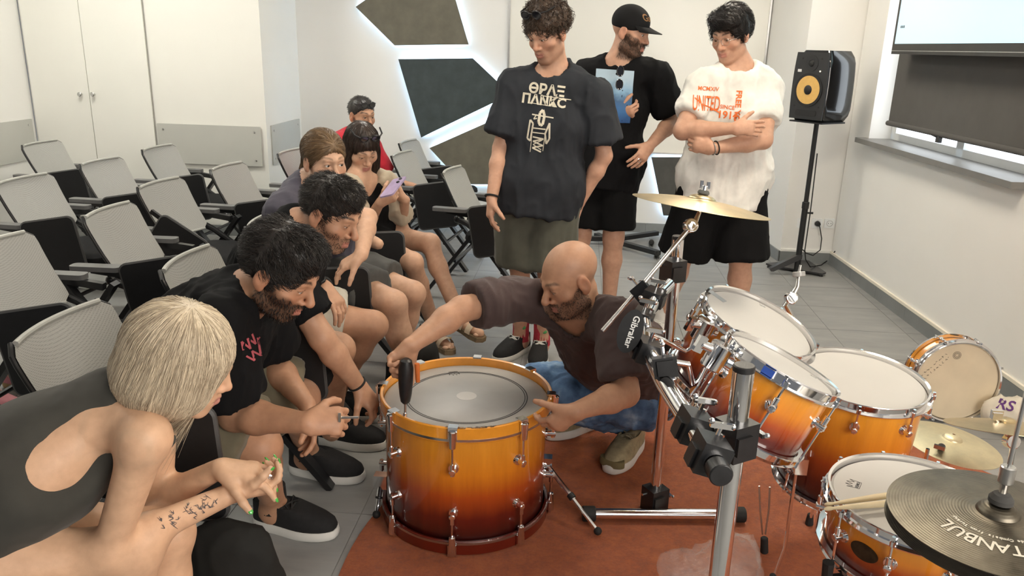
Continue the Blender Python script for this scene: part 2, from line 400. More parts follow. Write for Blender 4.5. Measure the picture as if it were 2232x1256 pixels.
# ------------------------------------------------------------------ chairs with mesh back and hanging tablet
def mesh_fabric():
    m, nt, b = node_mat('chair_mesh')
    v = texco(nt, 'Object')
    vo = nn(nt, 'ShaderNodeTexVoronoi'); vo.inputs['Scale'].default_value = 230; vo.inputs['Randomness'].default_value = .12; nt.links.new(v, vo.inputs['Vector'])
    c = ramp(nt, vo.outputs['Distance'], [(.15, (.20, .20, .19)), (.34, (.36, .36, .34)), (.7, (.41, .405, .385))])
    nt.links.new(c, b.inputs['Base Color']); b.inputs['Roughness'].default_value = .6
    a = nn(nt, 'ShaderNodeMapRange'); a.inputs[1].default_value = .12; a.inputs[2].default_value = .3; a.inputs[3].default_value = .70; a.inputs[4].default_value = 1
    nt.links.new(vo.outputs['Distance'], a.inputs[0]); nt.links.new(a.outputs[0], b.inputs['Alpha'])
    bump(nt, b, vo.outputs['Distance'], .3, .001)
    return m
chair_mesh = mesh_fabric()
edge_grey = simple('back_edge_grey', (.42, .42, .39), .45, 0, .05, 20)
arm_grey = simple('arm_pad_grey', (.135, .135, .135), .5, 0, .08, 30, .1, 400)
tab_edge = simple('tablet_edge', (.055, .055, .055), .5, 0, .08, 30)
seat_black = fabric('seat_black', (.012, .012, .013), .9, 600)
frame_black = simple('frame_black', (.010, .010, .011), .32, 0, .1, 30)
def back_pt(u, v):
    """u -1..1 across, v 0..1 up"""
    x = -.155-.145*v-.03*math.sin(math.pi*v)*.3 + .045*u*u - .02
    return V(x, u*.222*(1-.06*(1-v)), .50+.29*v)
def make_chair():
    t = thing('tablet_chair', 'x', 'chair')
    nu, nv = 16, 12; b = t
    mb = MB(); pts = []
    for j in range(nv+1):
        for i in range(nu+1):
            u, v = -1+2*i/nu, j/nv
            # rounded corners
            cu = abs(u); lim = 1.0
            if v > .86: lim = 1-.16*(1-math.sqrt(max(0, 1-((v-.86)/.14)**2)))
            if v < .14: lim = 1-.16*(1-math.sqrt(max(0, 1-((.14-v)/.14)**2)))
            pts.append(back_pt(u*lim, v))
    fr = [(j*(nu+1)+i, j*(nu+1)+i+1, (j+1)*(nu+1)+i+1, (j+1)*(nu+1)+i) for j in range(nv) for i in range(nu)]
    back = mb.add(pts, fr).build('backrest', chair_mesh, t, sharp=0)
    g = lambda i, j: pts[j*(nu+1)+i]+V(.002, 0, 0)
    top = [g(i, nv) for i in range(nu+1)]; rs = [g(nu, j) for j in range(nv, -1, -1)]; bt = [g(i, 0) for i in range(nu, -1, -1)]; ls = [g(0, j) for j in range(0, nv+1)]
    MB().tube(top, .0085, 8).build('top_edge', edge_grey, back)
    for s in (rs, ls): MB().tube(np.array(s)+V(-.013, 0, 0), .0075, 8).build('side_rail', frame_black, back)
    MB().tube(bt, .007, 8).build('bottom_edge', edge_grey, back)
    # lumbar band behind the mesh
    mb = MB(); n = 10
    mb.add([back_pt(u, v)-V(.022, 0, 0) for v in (.16, .42) for u in np.linspace(-.9, .9, n)], [(i, i+1, n+i+1, n+i) for i in range(n-1)]).build('lumbar_band', edge_grey, back)
    # seat cushion
    mb = MB()
    for k, (z, e) in enumerate(((.345, .02), (.36, 0), (.41, 0), (.432, .015), (.438, .05))): pass
    lay = [(.350, -.03), (.362, -.008), (.385, 0), (.412, -.004), (.428, -.02), (.434, -.05)]
    vs_, fs = [], []; o = rrect(.42, .44, .07, 5); n = len(o)
    for z, e in lay:
        for x, y in o: vs_.append((.06+x*(1+2*e/.42), y*(1+2*e/.44), z))
    for a in range(len(lay)-1): fs += [(a*n+i, a*n+(i+1) % n, (a+1)*n+(i+1) % n, (a+1)*n+i) for i in range(n)]
    fs += [tuple(range(n))[::-1], tuple((len(lay)-1)*n+i for i in range(n))]
    mb.add(vs_, fs).build('seat', seat_black, t)
    MB().bar((-.1, 0, .338), (.2, 0, .338), .36, .024).build('seat_pan', frame_black, t)
    for s in (-1, 1):
        MB().bar((.03, s*.262, .565), (-.40, s*.262, 0.0), .022, .05, (0, 1, 0)).build('rear_leg', frame_black, t)
        MB().bar((-.06, s*.235, .44), (.285, s*.235, 0.0), .022, .046, (0, 1, 0)).build('front_leg', frame_black, t)
        m = MB(); m.prism(rrect(.225, .062, .02, 4), .022, (-.215, s*.272, .585)); m.build('armrest', arm_grey, t)
        m = MB(); m.bar((-.24, s*.262, .575), (-.02, s*.262, .548), .03, .03); m.build('arm_bracket', frame_black, t)
        m = MB(); m.tube([(-.185, s*.222, .515), (-.12, s*.222, .488), (.06, s*.222, .372)], [.02, .017, .017], 10); m.ball((-.185, s*.222, .515), .024, 10); m.build('back_hinge', frame_black, t)
    for x in (-.22, .12):
        MB().tube([(x if x > 0 else -.19, -.255, .25 if x < 0 else .20), (x if x > 0 else -.19, .255, .25 if x < 0 else .20)], .011, 8).build('cross_bar', frame_black, t)
    tb = bpy.data.objects.new('tablet', None); col.objects.link(tb); tb.parent = t; tb.location = (-.10, -.305, .60); tb.rotation_euler = (0, math.radians(-9), math.radians(10))
    m = MB(); m.prism(rrect(.275, .315, .03, 6, .145, -.150), .016, (0, 0, 0), (1, 0, 0), (0, 0, 1)); m.build('board', black_matte, tb)
    m = MB(); o = rrect(.275, .315, .03, 6, .145, -.150); k = len(o); m.tube([(x, 0, y) for x, y in o], .0085, 6, closed=True); m.build('edge_band', tab_edge, tb)
    m = MB(); m.bar((-.06, .034, -.03), (.05, .02, -.03), .02, .022); m.build('swivel', frame_black, tb)
    return t
proto_chair = make_chair(); used_chair = False
def chair(label, x, y, rz=0., tilt=None, up=False):
    global used_chair
    if not used_chair: c = proto_chair; used_chair = True
    else: c = copy_tree(proto_chair)
    c.location = (x, y, 0); c.rotation_euler = (0, 0, math.radians(rz)); c['label'] = label; c['group'] = 'grey tablet chairs'
    if tilt is not None:
        for ch in c.children:
            if ch.name.startswith('tablet'): ch.rotation_euler = tuple(math.radians(a) for a in tilt)
    if up:
        for ch in c.children:
            if ch.name.startswith('tablet'): ch.location = (-.005, -.30, .665) if up is True else (-.005, -up, .655) if up < 1 else (-.10, -.305, .68); ch.rotation_euler = (0, math.radians(-3), math.radians(6)) if (up is True or up < 1) else (0, math.radians(34), math.radians(8))
    return c
def chair_px(label, px, py, rz=0., tilt=None, z=.79, up=False, dx=0.):
    p = flo(px, py, z); a = math.radians(rz); q = V(-.285*math.cos(a)+.222*math.sin(a), -.285*math.sin(a)-.222*math.cos(a), 0)
    p = p-q+V(dx, 0, 0); return chair(label, p[0], p[1], rz, tilt, up)
chair_px('empty chair in the far back row below the two cabinet knobs', 44.6, 319, 0)
chair_px('empty chair in front of the cabinet doors, third from the left in its row', 170, 361, -3)
chair_px('empty chair closest to the wide grey wall board, below its left end', 307, 329, -2)
chair_px('chair behind the ponytail, against the grey side return', 604, 338, -4)
chair_px('empty chair under the right end of the wide grey wall board', 456, 373, -4)
chair_px('empty chair cut by the left picture edge, in the middle row', -15, 403, -3)
chair_px('empty chair whose black tablet is swung up across its armrest', 296, 412, -4, (0, 34, 8), up=2)
chair_px('empty chair directly behind the man with the wristwatch, tablet hanging down', 177, 478, 2)
chair('empty chair at the left edge above the pink shoe, its mesh back in full light', -1.955, 2.79, 0)
chair_px('chair of the bearded man with bare forearms, mesh back behind the blonde hair', 30, 762, 0, up=True, dx=-.02)
chair_px('chair of the man wearing a wristwatch, only its curved back edge showing', 365, 598, 2, up=True, dx=-.03)
chair_px('empty chair between the phone user and the man with the dark tee', 963.5, 381, -8)
chair_px('empty chair in the row beside the phone user, left of two', 852.6, 342.6, -8)
chair_px('empty chair farthest back against the lower brown wall panel', 869, 315, -8)
chair('chair of the blonde in the sleeveless top, mostly below the picture', -1.33, 1.24, 0)
chair('chair of the ponytailed man in the violet grey tee', -1.12, 3.42, 0, up=.36)
chair('chair of the woman with the phone, black tablet hanging by her thigh', -1.12, 4.12, 0, up=.40)
chair('chair cut off by the left picture edge in the back row', -4.06, 4.55, 0)
# ------------------------------------------------------------------ rug
def rug_mat():
    m, nt, b = node_mat('orange_carpet')
    v = texco(nt)
    c = ramp(nt, noise(nt, v, 22, 14, .85), [(.3, srgb(158, 72, 28)), (.5, srgb(206, 102, 42)), (.72, srgb(236, 134, 62))])
    nt.links.new(c, b.inputs['Base Color']); b.inputs['Roughness'].default_value = 1; b.inputs['Specular IOR Level'].default_value = .1; b.inputs['Sheen Weight'].default_value = .25
    bump(nt, b, noise(nt, v, 120, 8, .85), 1.0, .014)
    return m
rugm = rug_mat()
RC, RR = V(.655, 2.08, 0), 1.325
mb = MB(); mb.lathe([(0, .001), (RR-.004, .001), (RR, .004), (RR-.002, .010), (RR-.01, .012), (0.001, .012)], 120, np.array([[1, 0, 0, RC[0]], [0, 1, 0, RC[1]], [0, 0, 1, 0], [0, 0, 0, 1]]))
tag(mb.build('rug', rugm), 'round rust orange carpet under the drum kit', 'rug')
RZ = .012
# ------------------------------------------------------------------ drums
def burst_mat():
    m, nt, b = node_mat('sunburst_lacquer')
    tc = nn(nt, 'ShaderNodeTexCoord'); sp = nn(nt, 'ShaderNodeSeparateXYZ'); nt.links.new(tc.outputs['Generated'], sp.inputs[0])
    mp = nn(nt, 'ShaderNodeMapping'); mp.inputs[3].default_value = (9, 9, .9); nt.links.new(tc.outputs['Object'], mp.inputs[0])
    gr = noise(nt, mp.outputs[0], 3, 6, .6)
    ad = nn(nt, 'ShaderNodeMath', operation='MULTIPLY_ADD'); nt.links.new(gr, ad.inputs[0]); ad.inputs[1].default_value = .10; nt.links.new(sp.outputs[2], ad.inputs[2])
    c = ramp(nt, ad.outputs[0], [(.08, srgb(42, 6, 4)), (.28, srgb(96, 20, 6)), (.48, srgb(174, 72, 12)), (.68, srgb(220, 132, 24)), (1.0, srgb(232, 158, 46))])
    c2 = mixcol(nt, .35, c, ramp(nt, gr, [(.3, (.45, .38, .3)), (.7, (1, 1, 1))]), 'MULTIPLY')
    nt.links.new(c2, b.inputs['Base Color']); b.inputs['Roughness'].default_value = .34; b.inputs['Coat Weight'].default_value = 1; b.inputs['Coat Roughness'].default_value = .03
    return m
burst = burst_mat()
amber = simple('amber_lacquer', srgb(226, 150, 42), .3, 0, .12, 14, coat=1); redwood = simple('red_lacquer', srgb(92, 22, 9), .3, 0, .15, 14, coat=1)
head_white = simple('coated_head', (.53, .515, .485), .55, 0, .02, 6, .1, 700); head_tan = simple('worn_head', (.68, .58, .42), .5, 0, .09, 5)
head_clear = simple('smoky_head', (.36, .355, .34), .42, 0, .10, 5); ink = simple('black_ink', (.012, .012, .012), .5)
inner_dark = simple('wood_inside', (.33, .2, .09), .6, 0, .1, 10)
def rot_to(n, x=(1, 0, 0)):
    n = nrm(n); x = V(*x); x = nrm(x-n*(x @ n)); y = np.cross(n, x)
    return Matrix(((x[0], y[0], n[0]), (x[1], y[1], n[1]), (x[2], y[2], n[2])))
def ring(t, name, mb, m, n, a0=0., parts=()):
    """n copies of one part round the drum"""
    me = None
    for k in range(n):
        if me is None: o = mb.build(name, m, t); me = o.data
        else: o = link(name, me, None, t)
        o.rotation_euler = (0, 0, a0+2*math.pi*k/n)
    return o
def drum(name, label, cat, C, N, R, D, nlug, a0=0., head=None, wood=False, hoopw=.0, lug_d=.075, xdir=(1, 0, 0), shell=None, snare=False):
    t = thing(name, label, cat, C, rot_to(N, xdir))
    zt = -.012
    mb = MB(); mb.lathe([(R, zt-.004), (R+.0005, zt-.02), (R+.0005, -D+.02), (R, -D+.004), (R-.008, -D+.004), (R-.008, zt-.004)], 72, closed=True); mb.build('shell', shell or burst, t)
    mb = MB(); mb.lathe([(0, zt+.001), (R-.004, zt+.001), (R+.002, zt-.004), (R+.002, zt-.012)], 72); mb.build('drum_head', head or head_white, t)
    mb = MB(); mb.lathe([(0, -D-zt-.001), (R-.004, -D-zt-.001), (R+.002, -D-zt+.006)], 72); mb.build('bottom_head', head_clear, t)
    ho = R+.007
    if not wood:
        prof = [(ho-.003, zt-.012), (ho+.012, zt-.013), (ho+.0125, zt-.0105), (ho+.0005, zt-.009), (ho-.0005, zt+.008), (ho+.004, zt+.012), (ho+.003, zt+.0135), (ho-.003, zt+.011), (ho-.0035, zt-.002)]
        for zz, sg in ((0, 1), (-D, -1)):
            p = [(r, zz+sg*z) for r, z in prof]; MB().lathe(p if sg > 0 else p[::-1], 72, closed=True).build('hoop', chrome, t)
    rl = R+.018
    # tension rods with lugs, top and bottom
    mr = MB(); mr.cyl((rl, 0, zt+.006), (rl, 0, -lug_d+.004), .0032, n=8); mr.cyl((rl, 0, zt-.010), (rl, 0, zt+.002), .0065, n=10); mr.box((rl, 0, zt+.008), (.007, .007, .008))
    ring(t, 'tension_rod', mr, chrome, nlug, a0)
    ml = MB(); ml.cyl((R-.002, 0, -lug_d), (R+.004, 0, -lug_d), .016, .013, 16); ml.cyl((R+.004, 0, -lug_d), (R+.011, 0, -lug_d), .008, .008, 12); ml.cyl((rl, 0, -lug_d-.011), (rl, 0, -lug_d+.026), .0066, .0066, 12, .001); ml.cyl((rl-.010, 0, -lug_d), (rl+.009, 0, -lug_d), .0085, .0085, 14, .002)
    ring(t, 'lug', ml, chrome, nlug, a0)
    if D > .2:
        db = -D+lug_d
        mr = MB(); mr.cyl((rl, 0, -D-zt-.006), (rl, 0, db-.004), .0032, n=8); mr.cyl((rl, 0, -D+.004), (rl, 0, -D+.012), .0065, n=10)
        ring(t, 'tension_rod', mr, chrome, nlug, a0)
        ml = MB(); ml.cyl((R-.002, 0, db), (R+.004, 0, db), .016, .013, 16); ml.cyl((R+.004, 0, db), (R+.011, 0, db), .008, .008, 12); ml.cyl((rl, 0, db-.026), (rl, 0, db+.011), .0066, .0066, 12, .001); ml.cyl((rl-.010, 0, db), (rl+.009, 0, db), .0085, .0085, 14, .002)
        ring(t, 'lug', ml, chrome, nlug, a0)
    else:
        mr = MB(); mr.cyl((rl, 0, -D-zt-.006), (rl, 0, -lug_d), .0032, n=8); ring(t, 'tension_rod', mr, chrome, nlug, a0)
    return t
def crown(t, parent_z, pos, ang, s, m=ink):
    """crown mark with its name, flat on a head"""
    c, sn = math.cos(ang), math.sin(ang); M = np.array([[c, -sn, 0, pos[0]], [sn, c, 0, pos[1]], [0, 0, 1, parent_z], [0, 0, 0, 1]])
    text('logo_lettering', 'REMO', s*.42, m, t, M @ np.array([[1, 0, 0, 0], [0, 1, 0, -s*.12], [0, 0, 1, 0], [0, 0, 0, 1]]), .0002, s*.008)
    pts = [(-.62, -.36), (-.72, .75), (-.45, .25), (-.28, .95), (-.02, .35), (.22, .95), (.42, .25), (.72, .75), (.62, -.36)]
    mb = MB(); P = [np.array(M @ np.array([x*s, y*s, 0, 1]))[:3] for x, y in pts]
    for a, b in zip(P, P[1:]+P[:1]): mb.bar(a, b, s*.045, .0004, (0, 0, 1))
    mb.build('logo_crown', m, t, sharp=0)

# --- bass drum standing on its hoop
BC = V(-.337, 2.43, .4485+RZ); BR = .272; BD = .447
bd = thing('bass_drum', 'big sunburst bass drum standing upright on the carpet with wooden hoops', 'drum', BC, rot_to((0, 0, 1), (0, -1, 0)))
MB().lathe([(BR, -.03), (BR, -BD+.03), (BR-.009, -BD+.03), (BR-.009, -.03)], 96, closed=True).build('shell', burst, bd)
for nm, z0, z1, m in (('hoop', -.052, 0, amber), ('hoop', -BD, -BD+.05, redwood)):
    h = MB().lathe([(BR+.006, z0+.002), (BR+.014, z0), (BR+.017, z0+.003), (BR+.017, z1-.003), (BR+.014, z1), (BR+.006, z1-.002)], 96, closed=True).build(nm, m, bd)
    zz = z0+.006 if z1 == 0 else z1-.012
    MB().lathe([(BR+.0165, zz), (BR+.0185, zz), (BR+.0185, zz+.008), (BR+.0165, zz+.008)], 96, closed=True).build('inlay', steel, h)
hd = MB().lathe([(0, -.026), (BR-.006, -.026), (BR+.004, -.032), (BR+.004, -.04)], 96).build('drum_head', head_clear, bd)
for r0, r1 in ((.196, .199), (.203, .207)): MB().lathe([(r0, -.0256), (r1, -.0256), (r1, -.0252), (r0, -.0252)], 96, closed=True).build('printed_ring', ink, hd)
MB().lathe([(0, -.0252), (.034, -.0252), (.034, -.0256)], 40).build('sticker', head_white, hd)
crown(hd, -.0254, (-.19, -.075), math.radians(-68), .026)
# dark smudges on the near rim
mb = MB(); rs = random.Random(5)
for k in range(26):
    a = math.radians(rs.uniform(-4, 26)); r = BR+rs.uniform(.0062, .0165); w = rs.uniform(.004, .012)
    p = V(r*math.cos(a), r*math.sin(a), .0004); tdir = V(-math.sin(a), math.cos(a), 0); rd = V(math.cos(a), math.sin(a), 0); hh = rs.uniform(.001, .0022)
    mb.add([p-tdir*w-rd*hh, p+tdir*w-rd*hh, p+tdir*w*.7+rd*hh, p-tdir*w*.8+rd*hh], [(0, 1, 2, 3)])
mb.build('scuff_marks', ink, bd)
rl = BR+.024
mc = MB(); mc.box((BR+.012, 0, .0025), (.026, .03, .005)); mc.box((rl+.001, 0, -.014), (.007, .028, .036)); mc.cyl((rl+.002, 0, -.065), (rl+.002, 0, -.004), .0105, .0145, 12, .003)
ring(bd, 'claw_hook', mc, chrome, 8)
mr = MB(); mr.cyl((rl+.001, 0, -.135), (rl+.001, 0, -.03), .0036, n=8); ring(bd, 'tension_rod', mr, chrome, 8)
ml = MB(); ml.cyl((BR-.002, 0, -.145), (BR+.006, 0, -.145), .019, .016, 18); ml.cyl((BR+.004, 0, -.145), (rl+.010, 0, -.145), .010, .010, 14, .002); ml.cyl((rl+.001, 0, -.158), (rl+.001, 0, -.118), .0072, n=12)
ring(bd, 'lug', ml, chrome, 8)
ml = MB(); ml.cyl((BR-.002, 0, -BD+.145), (BR+.006, 0, -BD+.145), .017, .014, 18); ml.cyl((BR+.004, 0, -BD+.145), (rl+.009, 0, -BD+.145), .010, .010, 14, .002); ml.cyl((rl+.001, 0, -BD+.118), (rl+.001, 0, -BD+.158), .0072, n=12)
ring(bd, 'lug', ml, chrome, 8)
mr = MB(); mr.cyl((rl+.001, 0, -BD+.03), (rl+.001, 0, -BD+.135), .0036, n=8); ring(bd, 'tension_rod', mr, chrome, 8)
mc = MB(); mc.box((rl+.001, 0, -BD+.022), (.008, .028, .04)); mc.cyl((rl+.002, 0, -BD+.008), (rl+.002, 0, -BD+.075), .0145, .0105, 12, .003); ring(bd, 'claw_hook', mc, chrome, 8)
def spur(px_top, px_bot, zt, label):
    a = px_top; b = px_bot
    mb = MB(); mb.tube([a, a+(b-a)*.55], .009, 10); sp = wbuild(mb, 'spur', chrome, bd)
    wbuild(MB().tube([a+(b-a)*.5, b], .0065, 10), 'spur_rod', chrome, sp)
    wbuild(MB().cyl(a+(b-a)*.5-(b-a)*.03, a+(b-a)*.5+(b-a)*.04, .013, .013, 14, .002), 'collar', black_plastic, sp)
    wbuild(MB().ball(b, .014, 10), 'spur_foot', black_rubber, sp)
    wbuild(MB().box(a, (.045, .035, .05)), 'spur_bracket', chrome, sp)
ca, sa = math.cos, math.sin
p = BC+V(-.285, -.06, -.335); spur(p, V(p[0]-.005, p[1]-.055, RZ+.0145), 0, '')
p = BC+V(.275, .04, -.28); q = flo(1303, 1158, .03); spur(p, q, 0, '')

# --- toms on the rack and floor tom
UP = np.array([.34, -.154, .927])
tom_far = drum('rack_tom', 'sunburst rack tom farthest back, grey tape strip on its white head', 'drum', V(.513, 2.086, .876), UP, .153, .235, 6, math.radians(-65))
tom_near = drum('rack_tom', 'sunburst rack tom behind the short capped tube, blue tag on its hoop', 'drum', V(.487, 1.721, .90), (.412, .051, .91), .1275, .192, 6, math.radians(-100))
tom_floor = drum('floor_tom', 'large sunburst floor tom with level white head, right of the rack toms', 'drum', V(.857, 2.23, .67), (.04, -.09, .994), .178, .37, 8, math.radians(-108))
snare_d = drum('snare_drum', 'sunburst snare drum with oval badge under the dark cymbal, sticks laid on it', 'drum', V(.791, 1.628, .633), (0, -.02, 1), .1785, .155, 10, math.radians(-124), lug_d=.075)
pic = drum('snare_drum', 'slim amber snare drum standing on edge by the wall, handwriting on its head', 'drum', V(1.722, 3.395, .193), (.046, -.998, .042), .1785, .12, 8, math.radians(22), head=head_tan, lug_d=.06, shell=amber)
crown(tom_far, -.0108, (.04, .13), math.radians(-14), .014, steel); crown(tom_near, -.0108, (.10, .055), math.radians(-30), .012, steel)
crown(snare_d, -.0108, (-.116, .050), math.radians(62), .024)
tape = simple('grey_tape', (.34, .36, .37), .45, 0, .1, 20)
def strip(t, pos, ang, w, h, name='tape_strip', m=tape, z=-.0105):
    c, s = math.cos(ang), math.sin(ang)
    MB().prism([(-w/2, -h/2), (w/2, -h/2*.9), (w/2*.97, h/2), (-w/2, h/2)], .0012, (*pos, z), (c, s, 0), (-s, c, 0)).build(name, m, t)
strip(tom_far, (-.115, .075), math.radians(-42), .065, .022); strip(snare_d, (-.02, -.125), math.radians(-12), .055, .03); strip(snare_d, (-.035, -.108), math.radians(-5), .04, .016)
blue_tag = simple('blue_tag', (.03, .08, .36), .4)
a_ = math.radians(-118); MB().box((.1365*math.cos(a_), .1365*math.sin(a_), -.013), (.004, .026, .015), np.array([[math.cos(a_), -math.sin(a_), 0], [math.sin(a_), math.cos(a_), 0], [0, 0, 1]])).build('blue_tag', blue_tag, tom_near)
# badge on the snare shell
def badge(t, R, ang, z, a, b, m, name='badge'):
    mb = MB(); P = [(a*math.cos(q), b*math.sin(q)) for q in np.linspace(0, 2*math.pi, 28)[:-1]]
    n = V(math.cos(ang), math.sin(ang), 0); u = V(-math.sin(ang), math.cos(ang), 0)
    pts = []
    for k in (0, 1):
        for x, y in P:
            aa = ang+x/R; pts.append(V((R+.0005+.0015*k)*math.cos(aa), (R+.0005+.0015*k)*math.sin(aa), z+y))
    n_ = len(P); mb.add(pts, [tuple(range(n_, 2*n_))]+[(i, (i+1) % n_, n_+(i+1) % n_, n_+i) for i in range(n_)]); return mb.build(name, m, t)
bdg = simple('bronze_badge', (.05, .042, .025), .35, .6, .3, 60)
badge(snare_d, .1785, math.radians(-142), -.078, .032, .02, bdg); badge(pic, .1785, math.radians(84), -.06, .02, .008, bdg)
c_, s_ = math.cos(math.radians(-142)), math.sin(math.radians(-142))
text('badge_lettering', 'Drums', .013, steel, snare_d, frame(V(.1812*c_, .1812*s_, -.078), (-s_, c_, 0), (0, 0, 1)), .0002) if False else None
# handwriting and target mark on the standing snare
for r0, r1 in ((.006, .0075), (.011, .013), (.0165, .018)):
    MB().lathe([(r0, 0), (r1, 0), (r1, .0003), (r0, .0003)], 30, np.array([[1, 0, 0, -.02], [0, 1, 0, .125], [0, 0, 1, -.0108], [0, 0, 0, 1]]), closed=True).build('printed_mark', ink, pic)
rs = random.Random(11)
for row in range(2):
    mb = MB()
    for k in range(9):
        c0 = V(-.068-.011*k+row*.016, .128-.0125*k-row*.014, -.0106)
        q = [c0+V(rs.uniform(-.006, .006), rs.uniform(-.005, .005), 0) for _ in range(4)]
        mb.tube(q, .0007, 4)
    mb.build('handwriting', ink, pic, sharp=0)
# floor tom legs
for a in (-150, -30, 90):
    d = V(math.cos(math.radians(a)), math.sin(math.radians(a)), 0); p = V(.857, 2.23, 0)+d*.205
    lg = wbuild(MB().tube([p+V(0, 0, .50), p+V(0, 0, .14), p+d*.03+V(0, 0, .03)], .0055, 8), 'leg', chrome, tom_floor)
    wbuild(MB().cyl(p+d*.03+V(0, 0, RZ), p+d*.032+V(0, 0, .055), .014, .010, 10, .003), 'leg_foot', black_rubber, lg)
    wbuild(MB().box(p-d*.012+V(0, 0, .42), (.035, .035, .05)), 'leg_bracket', chrome, lg)

# --- rack of chrome tubes
rk = thing('drum_rack', 'chrome tube drum rack with black clamps carrying the toms', 'rack', V(.33, 2.485, RZ))
def rtube(name, pts, r=.019, m=chrome, n=20, par=None): return wbuild(MB().tube(pts, r, n), name, m, par or rk)
PB = V(.326, 2.485, 0)
rtube('rear_post', [PB+V(0, 0, .04), PB+V(0, 0, 1.0)]); wbuild(MB().cyl(PB+V(0, 0, .995), PB+V(0, 0, 1.008), .0195, .0195, 18, .002), 'tube_cap', black_plastic, rk)
ta, tb_ = flo(1285, 1120, .040), flo(1608, 1122, .040); dT = nrm(tb_-ta)
rtube('foot_bar', [ta, tb_])
for q, s in ((ta, -1), (tb_, 1)): wbuild(MB().cyl(q-dT*s*.02, q+dT*s*.025, .0265, .0265, 20, .003), 'foot_cap', black_rubber, rk)
bx = thing('x', 'x', 'x') if False else None
def clamp(c, d, s=(.062, .062, .085), name='clamp', nuts=True):
    d = nrm(d); u = nrm(np.cross(d, (0.3, .2, 1))); w = np.cross(d, u); R = np.array([u, w, d]).T
    mb = MB(); mb.box(c, s, R); mb.box(c+u*s[0]*.45, (s[0]*.4, s[1]*.75, s[2]*.7), R); mb.box(c-u*s[0]*.42+w*.01, (s[0]*.4, s[1]*.6, s[2]*.5), R)
    o = wbuild(mb, name, black_plastic, rk, sharp=30)
    for k in (-1, 1): wbuild(MB().cyl(c+u*s[0]*.3+w*k*s[1]*.5+d*.015, c+u*s[0]*.3+w*k*(s[1]*.5+.006)+d*.015, .005, n=6), 'bolt', chrome, o)
    if nuts:
        e = c-w*s[1]*.5; wbuild(MB().cyl(e, e-w*.03, .004, n=8), 'wing_bolt', chrome, o)
        wn_ = MB(); wn_.bar(e-w*.024-u*.02, e-w*.03+u*.02, .008, .010, w); wn_.ball(e-w*.03+u*.02, .006, 8); wn_.ball(e-w*.03-u*.02, .006, 8); wbuild(wn_, 'wing_nut', chrome, o)
    return o
fc = clamp(PB+V(0, -.002, .062), (0, 0, 1), (.066, .07, .09), nuts=True)
bar = [flo(1568, 1030, .9), flo(1510, 930, .9), flo(1450, 840, .9), flo(1404, 756, .9), flo(1398, 696, .9), flo(1424, 650, .9), flo(1462, 616, .9)]
bar = np.array(bar); tt_ = np.linspace(0, 6, 25); rtube('curved_bar', np.stack([np.interp(tt_, np.arange(7), np.convolve(np.pad(bar[:, k], 1, 'edge'), [.15, .7, .15], 'valid')) for k in range(3)], 1), .0195)
wbuild(MB().cyl(bar[0]+nrm(bar[0]-bar[1])*.012, bar[0]-nrm(bar[0]-bar[1])*.02, .0205, .0205, 20, .002), 'tube_cap', black_plastic, rk)
PN = flo(1598, 960, .9)+V(.006, .01, 0); PN[2] = 0
PT = 1.035; rtube('front_post', [PN+V(0, 0, RZ), PN+V(0, 0, PT)]); wbuild(MB().cyl(PN+V(0, 0, PT-.005), PN+V(0, 0, PT+.008), .0197, .0197, 18, .002), 'tube_cap', black_plastic, rk)
clamp(PN+V(0, 0, .90), (0, 0, 1), (.056, .056, .07)); clamp(bar[0]*.62+bar[1]*.38, bar[1]-bar[0], (.052, .06, .06))
clamp(bar[1], bar[2]-bar[1], (.05, .056, .06)); clamp(bar[2]*.1+bar[3]*.9, bar[3]-bar[2], (.05, .05, .07)); clamp(bar[5], bar[6]-bar[5], (.05, .05, .06))
clamp(PB+V(-.01, -.02, .90), (0, 0, 1), (.06, .06, .07), nuts=False); clamp(PB+V(0, 0, .64), (0, 0, 1), (.046, .046, .025), nuts=False)
clamp(dep(1400, 636, 2.30), (.6, 0, .6), (.045, .045, .05)); clamp(bar[4], bar[5]-bar[4], (.045, .05, .06))
# end plate with the maker's lettering
e = bar[4]+V(0, 0, .01); dn = nrm(CP-e); ux = nrm(np.cross((0, 0, 1), dn)); uy = np.cross(dn, ux)
yax = nrm(uy+ux*.25); xax = np.cross(yax, dn)
P = [(.028*math.cos(q), .052*math.sin(q)) for q in np.linspace(0, 2*math.pi, 30)[:-1]]
e2 = dep(1374, 722, (bar[3]-CP) @ CF - .03)
pl = wbuild(MB().prism(P, .022, e2, xax, yax), 'end_plate', black_plastic, rk)
lt = text('lettering', 'Gibraltar', .021, simple('white_print', (.75, .75, .73), .5), pl, frame(e2+dn*.0115+xax*.004, -yax, xax), .0003, .0004); lt.matrix_parent_inverse = parent_world(pl).inverted()
tx = text('lettering', 'Gibraltar', .011, MATS['white_print'], fc, frame(PB+V(-.002, -.0385, .035), (1, 0, 0), (0, 0, 1)), .0003, .0002); tx.matrix_parent_inverse = parent_world(fc).inverted()
